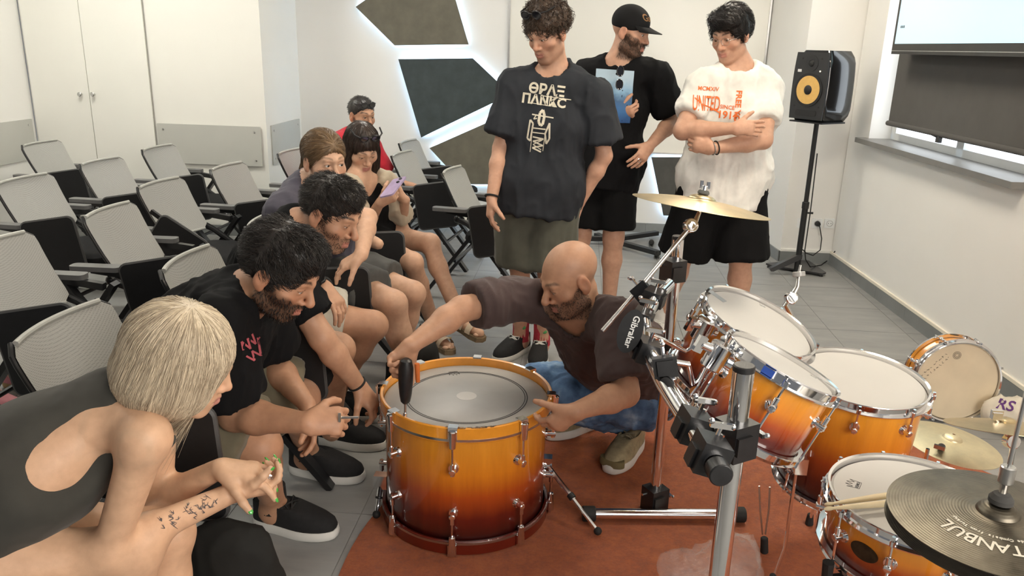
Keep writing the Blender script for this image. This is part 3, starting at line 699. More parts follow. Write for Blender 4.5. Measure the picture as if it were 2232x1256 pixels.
# L rods and tom brackets
def tom_mount(tm, C, N, R, zoff, side, rodpx):
    N = nrm(N); sd = V(*side); sd = nrm(sd-N*(sd @ N)); c = C-N*zoff+sd*(R+.03)
    o = wbuild(MB().cyl(C-N*zoff+sd*(R-.001), C-N*zoff+sd*(R+.012), .026, .022, 18), 'mount_flange', chrome, tm)
    wbuild(MB().cyl(c-N*.032, c+N*.032, .026, .026, 20, .004), 'mount_barrel', chrome, o)
    wbuild(MB().cyl(c-sd*.0+N*.012, c+sd*.05+N*.012, .012, .010, 12, .002), 'mount_screw', chrome, o)
    wbuild(MB().bar(c+sd*.052+N*.03, c+sd*.052-N*.008, .012, .02, sd), 'wing_nut', chrome, o)
    return c-N*.03
b1 = tom_mount(tom_far, V(.513, 2.086, .876), UP, .153, .045, (-.9, -.5, 0), None)
b2 = tom_mount(tom_near, V(.487, 1.721, .90), (.412, .051, .91), .1275, .05, (-1, -.25, 0), None)
rtube('bent_rod', [b1+V(0, 0, .03), b1-V(.015, .0, .03), b1-V(.03, .0, .04), bar[4]+V(.05, 0, -.05), bar[4]+V(0, 0, -.03)], .0065)
rtube('bent_rod', [b2+V(0, 0, .03), b2-V(.02, .0, .03), b2-V(.035, .0, .04), bar[2]+V(.05, .05, .03), bar[2]+V(-.0, .04, .04)], .0065)
clamp(bar[2]+V(.0, .03, .03), (1, 0, .2), (.042, .042, .05))
# --- crash cymbal on its boom
def brass(name, c, rough=.32, var=.15):
    m, nt, b = node_mat(name); v = texco(nt)
    sp = nn(nt, 'ShaderNodeSeparateXYZ'); nt.links.new(v, sp.inputs[0])
    ln = nn(nt, 'ShaderNodeVectorMath', operation='LENGTH'); nt.links.new(v, ln.inputs[0])
    w = nn(nt, 'ShaderNodeTexWave'); w.wave_type = 'RINGS'; w.rings_direction = 'Z'; w.inputs['Scale'].default_value = 62; w.inputs['Distortion'].default_value = .3; nt.links.new(v, w.inputs['Vector'])
    cc = ramp(nt, noise(nt, v, 14, 6, .65), [(.3, tuple(x*(1-var) for x in c)), (.7, tuple(x*(1+var) for x in c))])
    nt.links.new(cc, b.inputs['Base Color']); b.inputs['Metallic'].default_value = 1; b.inputs['Roughness'].default_value = rough
    bump(nt, b, w.outputs['Fac'], .35, .0006)
    return m
brass_m = brass('brass_cymbal', (.62, .50, .30)); dark_brass = brass('dark_bronze', (.135, .120, .094), .42, .4); pale_brass = brass('pale_brass', (.80, .72, .50), .45, .1)
def cymbal(name, label, C, N, R, m, bell=.028, bow=.03, parts=True):
    t = thing(name, label, 'cymbal', C, rot_to(N))
    br = R*.2
    top = [(.005, bow+bell)]+[(br*math.sin(a), bow+bell*math.cos(a)*1.0) for a in np.linspace(.2, 1.45, 8)]+[(br+(R-br)*q, bow*(1-q**1.6)) for q in np.linspace(.06, 1, 14)]
    pr = top+[(r, z-.0013) for r, z in top[::-1]]
    MB().lathe(pr, 96, closed=True).build('plate', m, t, sharp=50)
    return t
cxa = nrm(CR*.978+CD*.21); rv = nrm(ray(1530, 440)); cn = CR*.21-CD*.978; cn = nrm(nrm(cn-rv*(cn @ rv))-rv*.06)
cc = dep(1529, 441, 2.34)
cr_ = cymbal('crash_cymbal', 'thin brass cymbal seen edge on in front of the white tee', cc-cn*.012, cn, .203, brass_m, .016, .02)
cs = thing('cymbal_boom', 'chrome boom arm with ratchet tilter holding the brass cymbal', 'stand', PB+V(-.09, -.05, .85))
tl = dep(1505, 492, 2.33)
wbuild(MB().tube([dep(1313, 722, 2.27), dep(1400, 621, 2.30), dep(1498, 503, 2.33)], [.0065, .0068, .0075], 12), 'boom_arm', steel, cs)
wbuild(MB().cyl(dep(1313, 722, 2.27), dep(1333, 699, 2.276), .0072, .0072, 12, .002), 'arm_tip', steel, cs)
mb = MB(); mb.cyl(tl-CF*.016, tl+CF*.016, .021, .021, 24, .003); mb.cyl(tl-CF*.022, tl-CF*.014, .012, .012, 18, .002); wbuild(mb, 'ratchet_tilter', chrome, cs)
wbuild(MB().tube([tl+V(.012, 0, .01), cc-cn*.03, cc+cn*.035], [.0085, .006, .0045], 12), 'post', chrome, cs)
wbuild(MB().cyl(cc+cn*.024, cc+cn*.036, .018, .016, 16, .003), 'felt', simple('grey_felt', (.12, .12, .11), .95), cs)
mb = MB(); q = cc+cn*.045; mb.box(q-cxa*.010+cn*.006, (.009, .008, .024)); mb.box(q+cxa*.010+cn*.006, (.009, .008, .024)); mb.cyl(q-cn*.01, q+cn*.004, .009, n=12); wbuild(mb, 'wing_nut', chrome, cs)
# --- hi-hat in the right foreground
HC = V(.77, 1.296, .79)
hat = cymbal('hi_hat', 'dark hand hammered cymbal in the right foreground with white lettering', HC-V(0, 0, .002), (-.02, 0, 1), .178, dark_brass, .02, .014)
wm = simple('cymbal_print', (.62, .58, .48), .5)
for s_, sz, r, a in (('ISTANBUL', .036, .108, -118), ('Handmade Cymbals from Turkey', .0085, .083, -118)):
    n_ = len(s_); stp = sz*.78/r
    for k, ch in enumerate(s_):
        if ch == ' ': continue
        an = math.radians(a)-(k-(n_-1)/2)*stp*.82; p = V(r*math.cos(an), r*math.sin(an), .0135*(1-((r-.036)/.142)**1.6)+.0011)
        text('lettering', ch, sz, wm, hat, frame(p, (math.sin(an), -math.cos(an), 0), (math.cos(an), math.sin(an), -.12)), .0003, .0003)
hs = thing('hi_hat_stand', 'chrome hi-hat stand with clutch rising through the dark cymbal', 'stand', V(.77, 1.296, RZ))
wbuild(MB().tube([HC+V(0, 0, -.02), HC+V(0, 0, .34)], .0038, 10), 'pull_rod', steel, hs)
wbuild(MB().cyl(HC+V(0, 0, .072), HC+V(0, 0, .105), .0125, .0125, 18, .002), 'clutch', steel, hs); wbuild(MB().cyl(HC+V(0, 0, .044), HC+V(0, 0, .076), .0068, .0068, 12), 'clutch_thread', chrome, hs)
wbuild(MB().lathe([(0, .052), (.014, .05), (.02, .042), (.02, .034), (0, .034)], 20, np.array([[1, 0, 0, HC[0]], [0, 1, 0, HC[1]], [0, 0, 1, HC[2]], [0, 0, 0, 1]])), 'felt', simple('dark_felt', (.05, .048, .045), .95), hs)
wbuild(MB().tube([HC-V(0, 0, .03), V(HC[0], HC[1], .05)], .0125, 14), 'tube', chrome, hs)
for a in (30, 150, 270):
    d = V(math.cos(math.radians(a)), math.sin(math.radians(a)), 0); lg = wbuild(MB().bar(V(HC[0], HC[1], .34), V(HC[0], HC[1], RZ+.012)+d*.27, .018, .006), 'leg', chrome, hs)
    wbuild(MB().ball(V(HC[0], HC[1], RZ+.016)+d*.27, .016, 10), 'leg_foot', black_rubber, lg)
bot = cymbal('hi_hat', 'lower dark cymbal just beneath the top hi-hat cymbal', HC-V(0, 0, .03), (0, 0, -1), .178, dark_brass, .02, .014)
# snare stand
ss = thing('snare_stand', 'black and chrome stand under the badged snare drum', 'stand', V(.791, 1.628, RZ))
SB = V(.791, 1.628, 0)
wbuild(MB().tube([SB+V(0, 0, .08), SB+V(0, 0, .44)], .0125, 14), 'tube', chrome, ss)
for a in (200, 320, 80):
    d = V(math.cos(math.radians(a)), math.sin(math.radians(a)), 0)
    lg = wbuild(MB().bar(SB+V(0, 0, .28), SB+d*.24+V(0, 0, RZ+.012), .018, .006), 'leg', chrome, ss); wbuild(MB().ball(SB+d*.24+V(0, 0, RZ+.016), .016, 10), 'leg_foot', black_rubber, lg)
    ar = wbuild(MB().bar(SB+V(0, 0, .43), SB+d*.17+V(0, 0, .452), .014, .008), 'basket_arm', chrome, ss)
    wbuild(MB().tube([SB+d*.165+V(0, 0, .445), SB+d*.206+V(0, 0, .45), SB+d*.208+V(0, 0, .495)], .013, 10), 'grip', black_rubber, ar)
# drum sticks on the snare
wood_m = simple('hickory', (.72, .60, .38), .45, 0, .1, 20)
z_s = .640
for (a, b), lb in ((((1797, 1101), (1985, 1073)), 'drumstick nearest the snare rim, tip end at the far left'), (((1796, 1110), (2000, 1092)), 'second drumstick lying beside the first on the snare')):
    A, B = flo(*a, z_s), flo(*b, z_s); B = A+nrm(B-A)*.40; d = nrm(B-A)
    t = thing('drumstick', lb, 'drumstick', A); q = lambda s: A+d*s
    wbuild(MB().tube([q(.0), q(.004), q(.009), q(.016), q(.022), q(.06), q(.13), q(.395), q(.4)], [.0015, .004, .005, .0045, .0032, .0055, .0072, .0072, .005], 12), 'shaft', wood_m, t)
# lower cymbal on the floor at right, boom tilter, cloth bag
lc = cymbal('floor_cymbal', 'pale cymbal lying by the floor tom with a felt and wing nut', flo(2072, 968, .22), (.10, -.03, .99), .17, pale_brass, .02, .02)
wbuild(MB().cyl(flo(2052, 975, .245), flo(2052, 975, .265), .014, .012, 14, .003), 'felt', MATS['dark_felt'], lc); wbuild(MB().bar(flo(2036, 972, .262), flo(2060, 979, .262), .010, .014), 'wing_nut', chrome, lc)
lst = thing('cymbal_stand', 'low tripod stand under the pale cymbal', 'stand', V(*flo(2072, 968, .22)[:2], RZ)); lb_ = flo(2072, 968, .22)
wbuild(MB().tube([V(lb_[0], lb_[1], RZ), lb_-V(0, 0, .006)], .0095, 12), 'tube', chrome, lst)
for a in (40, 160, 280):
    d = V(math.cos(math.radians(a)), math.sin(math.radians(a)), 0); wbuild(MB().bar(V(lb_[0], lb_[1], .13), V(lb_[0], lb_[1], RZ+.006)+d*.16, .016, .006), 'leg', chrome, lst)
ec = cymbal('edge_cymbal', 'brass cymbal seen edge on at the right picture border', dep(2190, 931, 2.62), nrm(-CD*.995+CR*.05), .18, brass_m, .016, .018)
es = thing('cymbal_boom', 'chrome ratchet boom below the edge on cymbal at right border', 'stand', V(*dep(2205, 955, 2.6)[:2], RZ))
pe = dep(2204, 962, 2.6); wbuild(MB().cyl(pe-CF*.016, pe+CF*.016, .024, .024, 22, .003), 'ratchet_tilter', chrome, es)
wbuild(MB().tube([pe, dep(2178, 925, 2.6), dep(2168, 912, 2.6)], .006, 10), 'post', chrome, es); wbuild(MB().tube([pe+V(.02, .02, 0), V(pe[0]+.06, pe[1]+.05, RZ)], .009, 12), 'tube', chrome, es)
mb = MB(); q = dep(2172, 906, 2.6); mb.box(q, (.03, .02, .024)); mb.bar(q+V(-.018, 0, .012), q+V(.018, 0, .012), .012, .014); wbuild(mb, 'wing_nut', chrome, es)
# boom tip rising behind the rear tom
bt_ = thing('cymbal_boom', 'bare chrome boom tip with clear washer behind the rear tom', 'stand', V(*flo(1760, 800)[:2], 0.0)); k0 = 2.72
tp = [dep(1742, 592, k0), dep(1738, 625, k0), dep(1724, 650, k0), dep(1712, 664, k0)]
wbuild(MB().tube([dep(1745, 578, k0), tp[0], tp[1], dep(1730, 640, k0)], [.004, .005, .0075, .009], 10), 'post', steel, bt_); wbuild(MB().cyl(dep(1742, 603, k0), dep(1741, 592, k0), .021, .021, 20, .002), 'washer', simple('clear_washer', (.4, .4, .39), .2), bt_)
wbuild(MB().cyl(tp[2]-CF*.014, tp[2]+CF*.014, .021, .021, 20, .003), 'ratchet_tilter', chrome, bt_); wbuild(MB().tube([tp[2], tp[3], V(.92, 2.78, .45), V(.96, 2.8, .012)], [.009, .009, .0095, .0095], 10), 'tube', chrome, bt_)
# bent wire leg and rod below the near tom
wl = thing('wire_leg', 'thin chrome wire stand leg with ribbed black foot under the rack', 'stand', V(*flo(1666, 1200, .02)[:2], RZ))
pf = flo(1666, 1205, RZ); yy = pf[1]
wbuild(MB().tube([atY(1655, 1060, yy), atY(1657, 1110, yy), atY(1662, 1165, yy)], .003, 8), 'wire', steel, wl); wbuild(MB().tube([atY(1678, 1062, yy), atY(1676, 1110, yy), atY(1668, 1165, yy)], .003, 8), 'wire', steel, wl)
wbuild(MB().cyl(pf, atY(1666, 1172, yy), .013, .012, 12, .003), 'foot', black_rubber, wl)
# ------------------------------------------------------------------ organic shapes: smooth distance fields meshed with surface nets
def prim_cone(a, b, ra, rb, k=.02, u=None, s=1., flat=(0, 0), op='u'):
    return dict(t='c', a=np.asarray(a, float), b=np.asarray(b, float), ra=ra, rb=rb, k=k, u=None if u is None else nrm(u), s=s, flat=flat, op=op)
def prim_ell(c, ax, r, k=.02, op='u'):
    return dict(t='e', c=np.asarray(c, float), ax=np.asarray(ax, float), r=np.asarray(r, float), k=k, op=op)
def prim_box(p):
    if p['t'] == 'c':
        m = max(p['ra'], p['rb'])*max(1., p['s'] if p['u'] is not None else 1.); lo = np.minimum(p['a'], p['b'])-m; hi = np.maximum(p['a'], p['b'])+m
    else: m = p['r'].max(); lo = p['c']-m; hi = p['c']+m
    return lo, hi
def prim_eval(p, X, Y, Z):
    if p['t'] == 'c':
        a, b = p['a'], p['b']; ab = b-a; L2 = float(ab @ ab)+1e-12; L = math.sqrt(L2)
        x, y, z = X-a[0], Y-a[1], Z-a[2]
        t = (x*ab[0]+y*ab[1]+z*ab[2])/L2; tc = np.clip(t, 0, 1)
        x = x-tc*ab[0]; y = y-tc*ab[1]; z = z-tc*ab[2]
        q = x*x+y*y+z*z
        if p['u'] is not None:
            u = p['u']; c = x*u[0]+y*u[1]+z*u[2]; q = q+c*c*(1/(p['s']**2)-1)
        d = np.sqrt(np.maximum(q, 0))-(p['ra']+(p['rb']-p['ra'])*tc)
        if p['flat'][0]: d = np.maximum(d, -t*L)
        if p['flat'][1]: d = np.maximum(d, (t-1)*L)
        return d
    c, ax, r = p['c'], p['ax'], p['r']; x, y, z = X-c[0], Y-c[1], Z-c[2]
    k0 = 0; k1 = 0
    for i in range(3):
        e = (x*ax[i, 0]+y*ax[i, 1]+z*ax[i, 2])/r[i]; k0 = k0+e*e; k1 = k1+(e/r[i])**2
    k0 = np.sqrt(k0); k1 = np.sqrt(k1)+1e-9
    return k0*(k0-1)/k1
def field(prims, lo, hi, res):
    n = np.ceil((hi-lo)/res).astype(int)+1
    G = np.full(n, 1.0, np.float32)
    xs = [lo[i]+res*np.arange(n[i]) for i in range(3)]
    for p in prims:
        l, h = prim_box(p); m = p['k']+3*res
        i0 = np.maximum(0, np.floor((l-m-lo)/res).astype(int)); i1 = np.minimum(n, np.ceil((h+m-lo)/res).astype(int)+1)
        if (i1 <= i0).any(): continue
        sl = tuple(slice(a, b) for a, b in zip(i0, i1))
        X = xs[0][sl[0]][:, None, None].astype(np.float32); Y = xs[1][sl[1]][None, :, None].astype(np.float32); Z = xs[2][sl[2]][None, None, :].astype(np.float32)
        d = prim_eval(p, X, Y, Z).astype(np.float32); g = G[sl]; k = p['k']
        if p['op'] == 'u':
            hh = np.maximum(k-np.abs(d-g), 0)/k; G[sl] = np.minimum(d, g)-hh*hh*k*.25
        else:
            d = -d; hh = np.maximum(k-np.abs(d-g), 0)/k; G[sl] = np.maximum(d, g)+hh*hh*k*.25
    return G
def surface_nets(G, lo, res):
    S = G < 0
    c = np.zeros(np.array(G.shape)-1, np.uint8); off = [(i, j, k) for i in (0, 1) for j in (0, 1) for k in (0, 1)]
    sh = c.shape
    for i, j, k in off: c += S[i:i+sh[0], j:j+sh[1], k:k+sh[2]]
    act = (c > 0) & (c < 8); I = np.argwhere(act); n = len(I)
    idx = np.full(sh, -1, np.int32); idx[act] = np.arange(n)
    val = np.stack([G[I[:, 0]+i, I[:, 1]+j, I[:, 2]+k] for i, j, k in off], 1).astype(np.float64)
    acc = np.zeros((n, 3)); cnt = np.zeros(n)
    for a in range(8):
        for b in range(a+1, 8):
            da = np.array(off[b])-np.array(off[a])
            if np.abs(da).sum() != 1: continue
            va, vb = val[:, a], val[:, b]; x = (va < 0) != (vb < 0); t = np.where(x, va/np.where(x, va-vb, 1), 0)
            acc += np.where(x[:, None], np.array(off[a])+t[:, None]*da, 0); cnt += x
    v = lo+res*(I+acc/np.maximum(cnt, 1)[:, None])
    F = []
    for ax in range(3):
        o = [1, 1, 1]; o[ax] = 0; A = S[:-1] if ax == 0 else (S[:, :-1] if ax == 1 else S[:, :, :-1]); B = S[1:] if ax == 0 else (S[:, 1:] if ax == 1 else S[:, :, 1:])
        E = np.argwhere(A != B); d1, d2 = [(1, 2), (2, 0), (0, 1)][ax]
        E = E[(E[:, d1] > 0) & (E[:, d2] > 0) & (E[:, d1] < sh[d1]) & (E[:, d2] < sh[d2])]
        if not len(E): continue
        def g(s1, s2):
            q = E.copy(); q[:, d1] -= s1; q[:, d2] -= s2; return idx[q[:, 0], q[:, 1], q[:, 2]]
        Q = np.stack([g(1, 1), g(0, 1), g(0, 0), g(1, 0)], 1)
        ins = S[E[:, 0], E[:, 1], E[:, 2]]; Q[~ins] = Q[~ins][:, ::-1]
        F.append(Q)
    return v, np.vstack(F) if F else np.zeros((0, 4), int)
def mesh_sdf(prims, res, fine=()):
    """one mesh from a prim list; fine = [(lo, hi, res)] boxes meshed more densely, overlapping by a few mm"""
    bx = [prim_box(p) for p in prims if p['op'] == 'u']; lo = np.min([b[0] for b in bx], 0)-.03; hi = np.max([b[1] for b in bx], 0)+.03
    v, f = surface_nets(field(prims, lo, hi, res), lo, res)
    for l, h, r in fine:
        ins = ((v > l+res*1.2) & (v < h-res*1.2)).all(1); f = f[~ins[f].all(1)]
    V_, F_ = [v], [f]; n = len(v)
    for l, h, r in fine:
        l = np.asarray(l, float); h = np.asarray(h, float); a, b = surface_nets(field(prims, l, h, r), l, r); V_.append(a); F_.append(b+n); n += len(a)
    v = np.vstack(V_); f = np.vstack(F_)
    used = np.zeros(len(v), bool); used[f] = True; mp = np.cumsum(used)-1
    return v[used], mp[f]
def vert_normals(v, f):
    n = np.zeros_like(v); fn = np.cross(v[f[:, 2]]-v[f[:, 0]], v[f[:, 3]]-v[f[:, 1]])
    for i in range(4): np.add.at(n, f[:, i], fn)
    return n/(np.linalg.norm(n, axis=1)[:, None]+1e-12)
def vnoise(P):
    i = np.floor(P).astype(np.int64); f = P-i; u = f*f*(3-2*f); out = 0
    for a in (0, 1):
        for b in (0, 1):
            for c in (0, 1):
                h = (i[:, 0]+a)*374761393+(i[:, 1]+b)*668265263+(i[:, 2]+c)*2147483647; h = (h ^ (h >> 13))*1274126177; h = ((h ^ (h >> 16)) & 0xffff)/65535.
                out = out+h*(u[:, 0] if a else 1-u[:, 0])*(u[:, 1] if b else 1-u[:, 1])*(u[:, 2] if c else 1-u[:, 2])
    return out
def fast_mesh(name, v, f, m, parent, colr=None, world=True):
    me = bpy.data.meshes.new(name); nf, k = f.shape
    me.vertices.add(len(v)); me.vertices.foreach_set('co', np.ascontiguousarray(v, np.float32).ravel())
    me.loops.add(nf*k); me.loops.foreach_set('vertex_index', np.ascontiguousarray(f, np.int32).ravel())
    me.polygons.add(nf); me.polygons.foreach_set('loop_start', np.arange(nf, dtype=np.int32)*k); me.polygons.foreach_set('use_smooth', np.ones(nf, bool))
    me.update(calc_edges=True)
    if colr is not None:
        a = me.color_attributes.new('tint', 'FLOAT_COLOR', 'POINT'); a.data.foreach_set('color', np.hstack([colr, np.ones((len(v), 1))]).astype(np.float32).ravel())
    o = link(name, me, m, parent)
    if parent is not None and world: o.matrix_parent_inverse = parent_world(parent).inverted()
    return o
def smooth_verts(v, f, it=1):
    for _ in range(it):
        acc = np.zeros_like(v); c = np.zeros(len(v))
        for i in range(4):
            np.add.at(acc, f[:, i], v[f[:, (i+1) % 4]]+v[f[:, (i-1) % 4]]); np.add.at(c, f[:, i], 2)
        v = .5*v+.5*acc/np.maximum(c, 1)[:, None]
    return v
def folds(v, f, amp, fr, axes=(1, 1, 1), seed=0.):
    """cloth folds pushed along the normals"""
    n = vert_normals(v, f); w = v*np.asarray(axes)*fr+seed
    w = w*np.array([1., 1., .55]); wp_ = w+1.1*np.stack([vnoise(w*.7+9), vnoise(w*.7+31), vnoise(w*.7+57)], 1)
    r = 1-np.abs(2*vnoise(wp_)-1); r2 = 1-np.abs(2*vnoise(wp_*2.1+17)-1)
    r3 = 1-np.abs(2*vnoise(v*np.array([fr*3.2, fr*3.2, fr*1.1])+seed+wp_*.8)-1)
    return v+n*(amp*(r**2*.9+r2**3*.55+r3**4*.30-.5))[:, None]
# ---- materials for people
def skin_mat():
    m, nt, b = node_mat('skin')
    at = nn(nt, 'ShaderNodeAttribute'); at.attribute_name = 'tint'; v = texco(nt)
    c = mixcol(nt, 1.0, at.outputs['Color'], ramp(nt, noise(nt, v, 38, 4), [(.3, (.90, .86, .85)), (.7, (1.06, 1.04, 1.03))]), 'MULTIPLY')
    nt.links.new(c, b.inputs['Base Color']); b.inputs['Roughness'].default_value = .5; b.inputs['Specular IOR Level'].default_value = .4
    b.inputs['Subsurface Weight'].default_value = .08; b.inputs['Subsurface Radius'].default_value = (.012, .005, .003); b.inputs['Subsurface Scale'].default_value = .5
    bump(nt, b, noise(nt, v, 420, 3), .12, .0008)
    return m
skin_m = skin_mat()
def tint_mat(name, rough=.4, spec=.5):
    m, nt, b = node_mat(name); at = nn(nt, 'ShaderNodeAttribute'); at.attribute_name = 'tint'; nt.links.new(at.outputs['Color'], b.inputs['Base Color'])
    b.inputs['Roughness'].default_value = rough; b.inputs['Specular IOR Level'].default_value = spec; return m
eye_m = tint_mat('eye_surface', .08); hair_m = tint_mat('hair', .42, .45); print_m = tint_mat('print', .8, .2)

# ---- heads
class Head:
    def __init__(s, c, fwd, up=(0, 0, 1), sc=1.):
        s.c = np.asarray(c, float); s.f = nrm(fwd); up = np.asarray(up, float); s.u = nrm(up-s.f*(up @ s.f)); s.r = np.cross(s.f, s.u); s.s = sc
        s.A = np.array([s.r, s.f, s.u])
    def p(s, x, y, z): return s.c+s.s*(s.r*x+s.f*y+s.u*z)
    def loc(s, P): return (P-s.c) @ s.A.T/s.s
    def E(s, c, r, k=.02, op='u', tilt=0.):
        A = s.A
        if tilt: ct, st = math.cos(tilt), math.sin(tilt); A = np.array([A[0], A[1]*ct+A[2]*st, -A[1]*st+A[2]*ct])
        return prim_ell(s.p(*c), A, np.array(r)*s.s, k*s.s, op)
    def Cn(s, a, b, ra, rb, k=.012, op='u', u=None, sc=1.):
        return prim_cone(s.p(*a), s.p(*b), ra*s.s, rb*s.s, k*s.s, u=None if u is None else s.A.T @ np.array(u, float), s=sc, op=op)
    def prims(s, fem=False, nose=1., jaw=1., open_=1., chin=0., look=0.):
        P = [s.E((0, -.014, .036), (.075, .094, .083), .02), s.E((0, .028, -.01), (.063, .064, .082), .03), s.E((0, .028, -.068), (.050*jaw, .052, .042), .03),
             s.E((0, .070+chin, -.097), (.021*jaw, .017, .016), .022)]
        for x in (-1, 1):
            P += [s.E((x*.043, .052, -.026), (.024, .024, .020), .022), s.Cn((x*.050, .0, -.07), (x*.018, .064, -.1), .016*jaw, .013, .024)]
        P += [s.Cn((-.034, .077, .026), (.034, .077, .026), .011 if not fem else .009, .011 if not fem else .009, .016), s.Cn((0, .084, .018), (0, .090, .022), .010, .010, .014)]
        for x in (-1, 1): P.append(s.E((x*.030, .096, .004), (.017, .014, .011), .012, 's'))
        ny = .112+.006*(nose-1)*4
        P += [s.Cn((0, .088, .012), (0, ny-.006, -.026), .0072, .0098*nose, .010), s.E((0, ny-.006, -.031), (.0115*nose, .0115, .0100), .007)]
        for x in (-1, 1): P.append(s.E((x*.0125*nose, .0925, -.0345), (.0085, .011, .0078), .006))
        for x in (-1, 1): P.append(s.E((x*.007, ny-.012, -.0435), (.0038, .006, .0035), .003, 's'))
        yl = .0915
        P += [s.E((0, .075, -.066), (.032, .020, .022), .016)]
        P += [s.Cn((-.021, yl-.010, -.0625), (0, yl+.003, -.0590), .0042, .0058, .005), s.Cn((.021, yl-.010, -.0625), (0, yl+.003, -.0590), .0042, .0058, .005)]
        P += [s.Cn((-.018, yl-.010, -.0695), (0, yl+.001, -.0725), .0042, .0072, .006), s.Cn((.018, yl-.010, -.0695), (0, yl+.001, -.0725), .0042, .0072, .006)]
        P += [s.Cn((-.023, yl-.004, -.0650), (0, yl+.008, -.0655), .0012, .0016, .003, 's'), s.Cn((.023, yl-.004, -.0650), (0, yl+.008, -.0655), .0012, .0016, .003, 's')]
        for x in (-1, 1):
            P.append(s.E((x*.030, .0755, .004), (.0152, .0142, .0142), .005))
            if open_ > 0: P.append(s.E((x*.030, .0905, .0015+.001*open_), (.0135, .012, .0052*open_), .002, 's'))
            # ears
            e = (x*.079, -.008, -.004)
            P += [s.E(e, (.009, .021, .033), .008, tilt=-.2), s.E((x*.077, -.004, -.03), (.007, .011, .012), .008), s.E((x*.089, -.005, .002), (.008, .013, .020), .005, 's', tilt=-.2)]
        return P
    def eyes(s, parent, iris=(.10, .055, .025), gaze=(0, 1, -.35)):
        th, ph = np.meshgrid(np.linspace(0, np.pi, 15), np.linspace(0, 2*np.pi, 23)[:-1], indexing='ij')
        d = np.stack([np.sin(th)*np.cos(ph), np.sin(th)*np.sin(ph), np.cos(th)], -1).reshape(-1, 3); n = 22
        f = np.array([(i*n+j, (i+1)*n+j, (i+1)*n+(j+1) % n, i*n+(j+1) % n) for i in range(14) for j in range(n)])
        g = nrm(gaze); z = g; x = nrm(np.cross(z, (0, 0, 1))); y = np.cross(z, x); D = d[:, :1]*x+d[:, 1:2]*y+d[:, 2:]*z
        a = np.arccos(np.clip(d[:, 2], -1, 1)); colr = np.where((a < .24)[:, None], (.005, .005, .005), np.where((a < .56)[:, None], iris, (.72, .70, .67)))
        for sx in (-1, 1):
            P = np.array([sx*.030, .0755, .004])+D*.0130; fast_mesh('eye', s.c+s.s*(P @ s.A), f, eye_m, parent, colr)
BEARD = []
def smst(x, a, b): t = np.clip((x-a)/(b-a), 0, 1); return t*t*(3-2*t)
def paint_head(colr, v, hd, skin, hairc, brow=1., beard=0., scalp=0., lips=(.42, .16, .13), bead_top=-.045, lipk=.75):
    L = hd.loc(v); x, y, z = np.abs(L[:, 0]), L[:, 1], L[:, 2]; near = ((x < .1) & (np.abs(y) < .13) & (z > -.16) & (z < .16)).astype(float)
    skin = np.array(skin); hairc = np.array(hairc)
    def mix(c, w, k): c[:] = c*(1-(w*k*near)[:, None])+np.array(w*0+1)[:, None]*0+np.outer(w*k*near, k_col)
    nz = vnoise(v*900)*.5+vnoise(v*300)*.5
    k_col = np.array(skin)*V(1.0, .80, .76); mix(colr, np.exp(-((x-.045)/.022)**2-((z+.03)/.022)**2)*(y > .02)+np.exp(-(x/.016)**2-((z+.032)/.016)**2)*(y > .09)+(x > .076)*(np.abs(z) < .045), .55)
    k_col = np.array(lips); mix(colr, smst(y, .070, .078)*(1-smst(x, .019, .025))*smst(z, -.081, -.077)*(1-smst(z, -.0575, -.0545)), lipk)
    zb = .0265+.012*np.sqrt(np.clip((x-.010)/.04, 0, 1))-.010*smst(x, .042, .056)
    k_col = hairc; mix(colr, np.exp(-((z-zb)/.0042)**4)*smst(x, .009, .015)*(1-smst(x, .050, .058))*(y > .035)*(.55+.6*nz), .9*brow)
    if beard:
        jl = bead_top+.030*smst(y, .06, -.01)+.02*smst(x, .03, .06)
        m = (1-smst(z, jl-.012, jl+.004))*smst(y, -.03, 0.0)*(1-smst(-z, .118, .15))
        mu = smst(z, -.060, -.056)*(1-smst(z, -.047, -.043))*(1-smst(x, .026, .034))*(y > .06)
        lp = (1-smst(x, .019, .024))*smst(z, -.0795, -.0765)*(1-smst(z, -.0585, -.056))*(y > .075)
        m = m*(1-smst(x, .066, .073)*(z > -.05)); BEARD[:] = [np.clip(np.maximum(m, mu)*(1-lp), 0, 1)*near]
        mix(colr, np.clip(np.clip(np.maximum(m, mu)*(1-lp), 0, 1)*(.72+.6*nz), 0, 1), beard)
    if scalp:
        hl = .055+.02*smst(y, .03, -.03)-.11*smst(y, .03, -.02)
        mix(colr, smst(z, hl-.012, hl+.012)*(1-smst(x, .079, .083))*(.6+.6*nz), scalp)
    # lash line
    k_col = hairc*.6; ex = (x-.030)/.0145; mix(colr, np.exp(-((z-(.0042+.0035*(1-ex**2)))/.0017)**2)*(np.abs(ex) < 1)*(y > .072), .75)
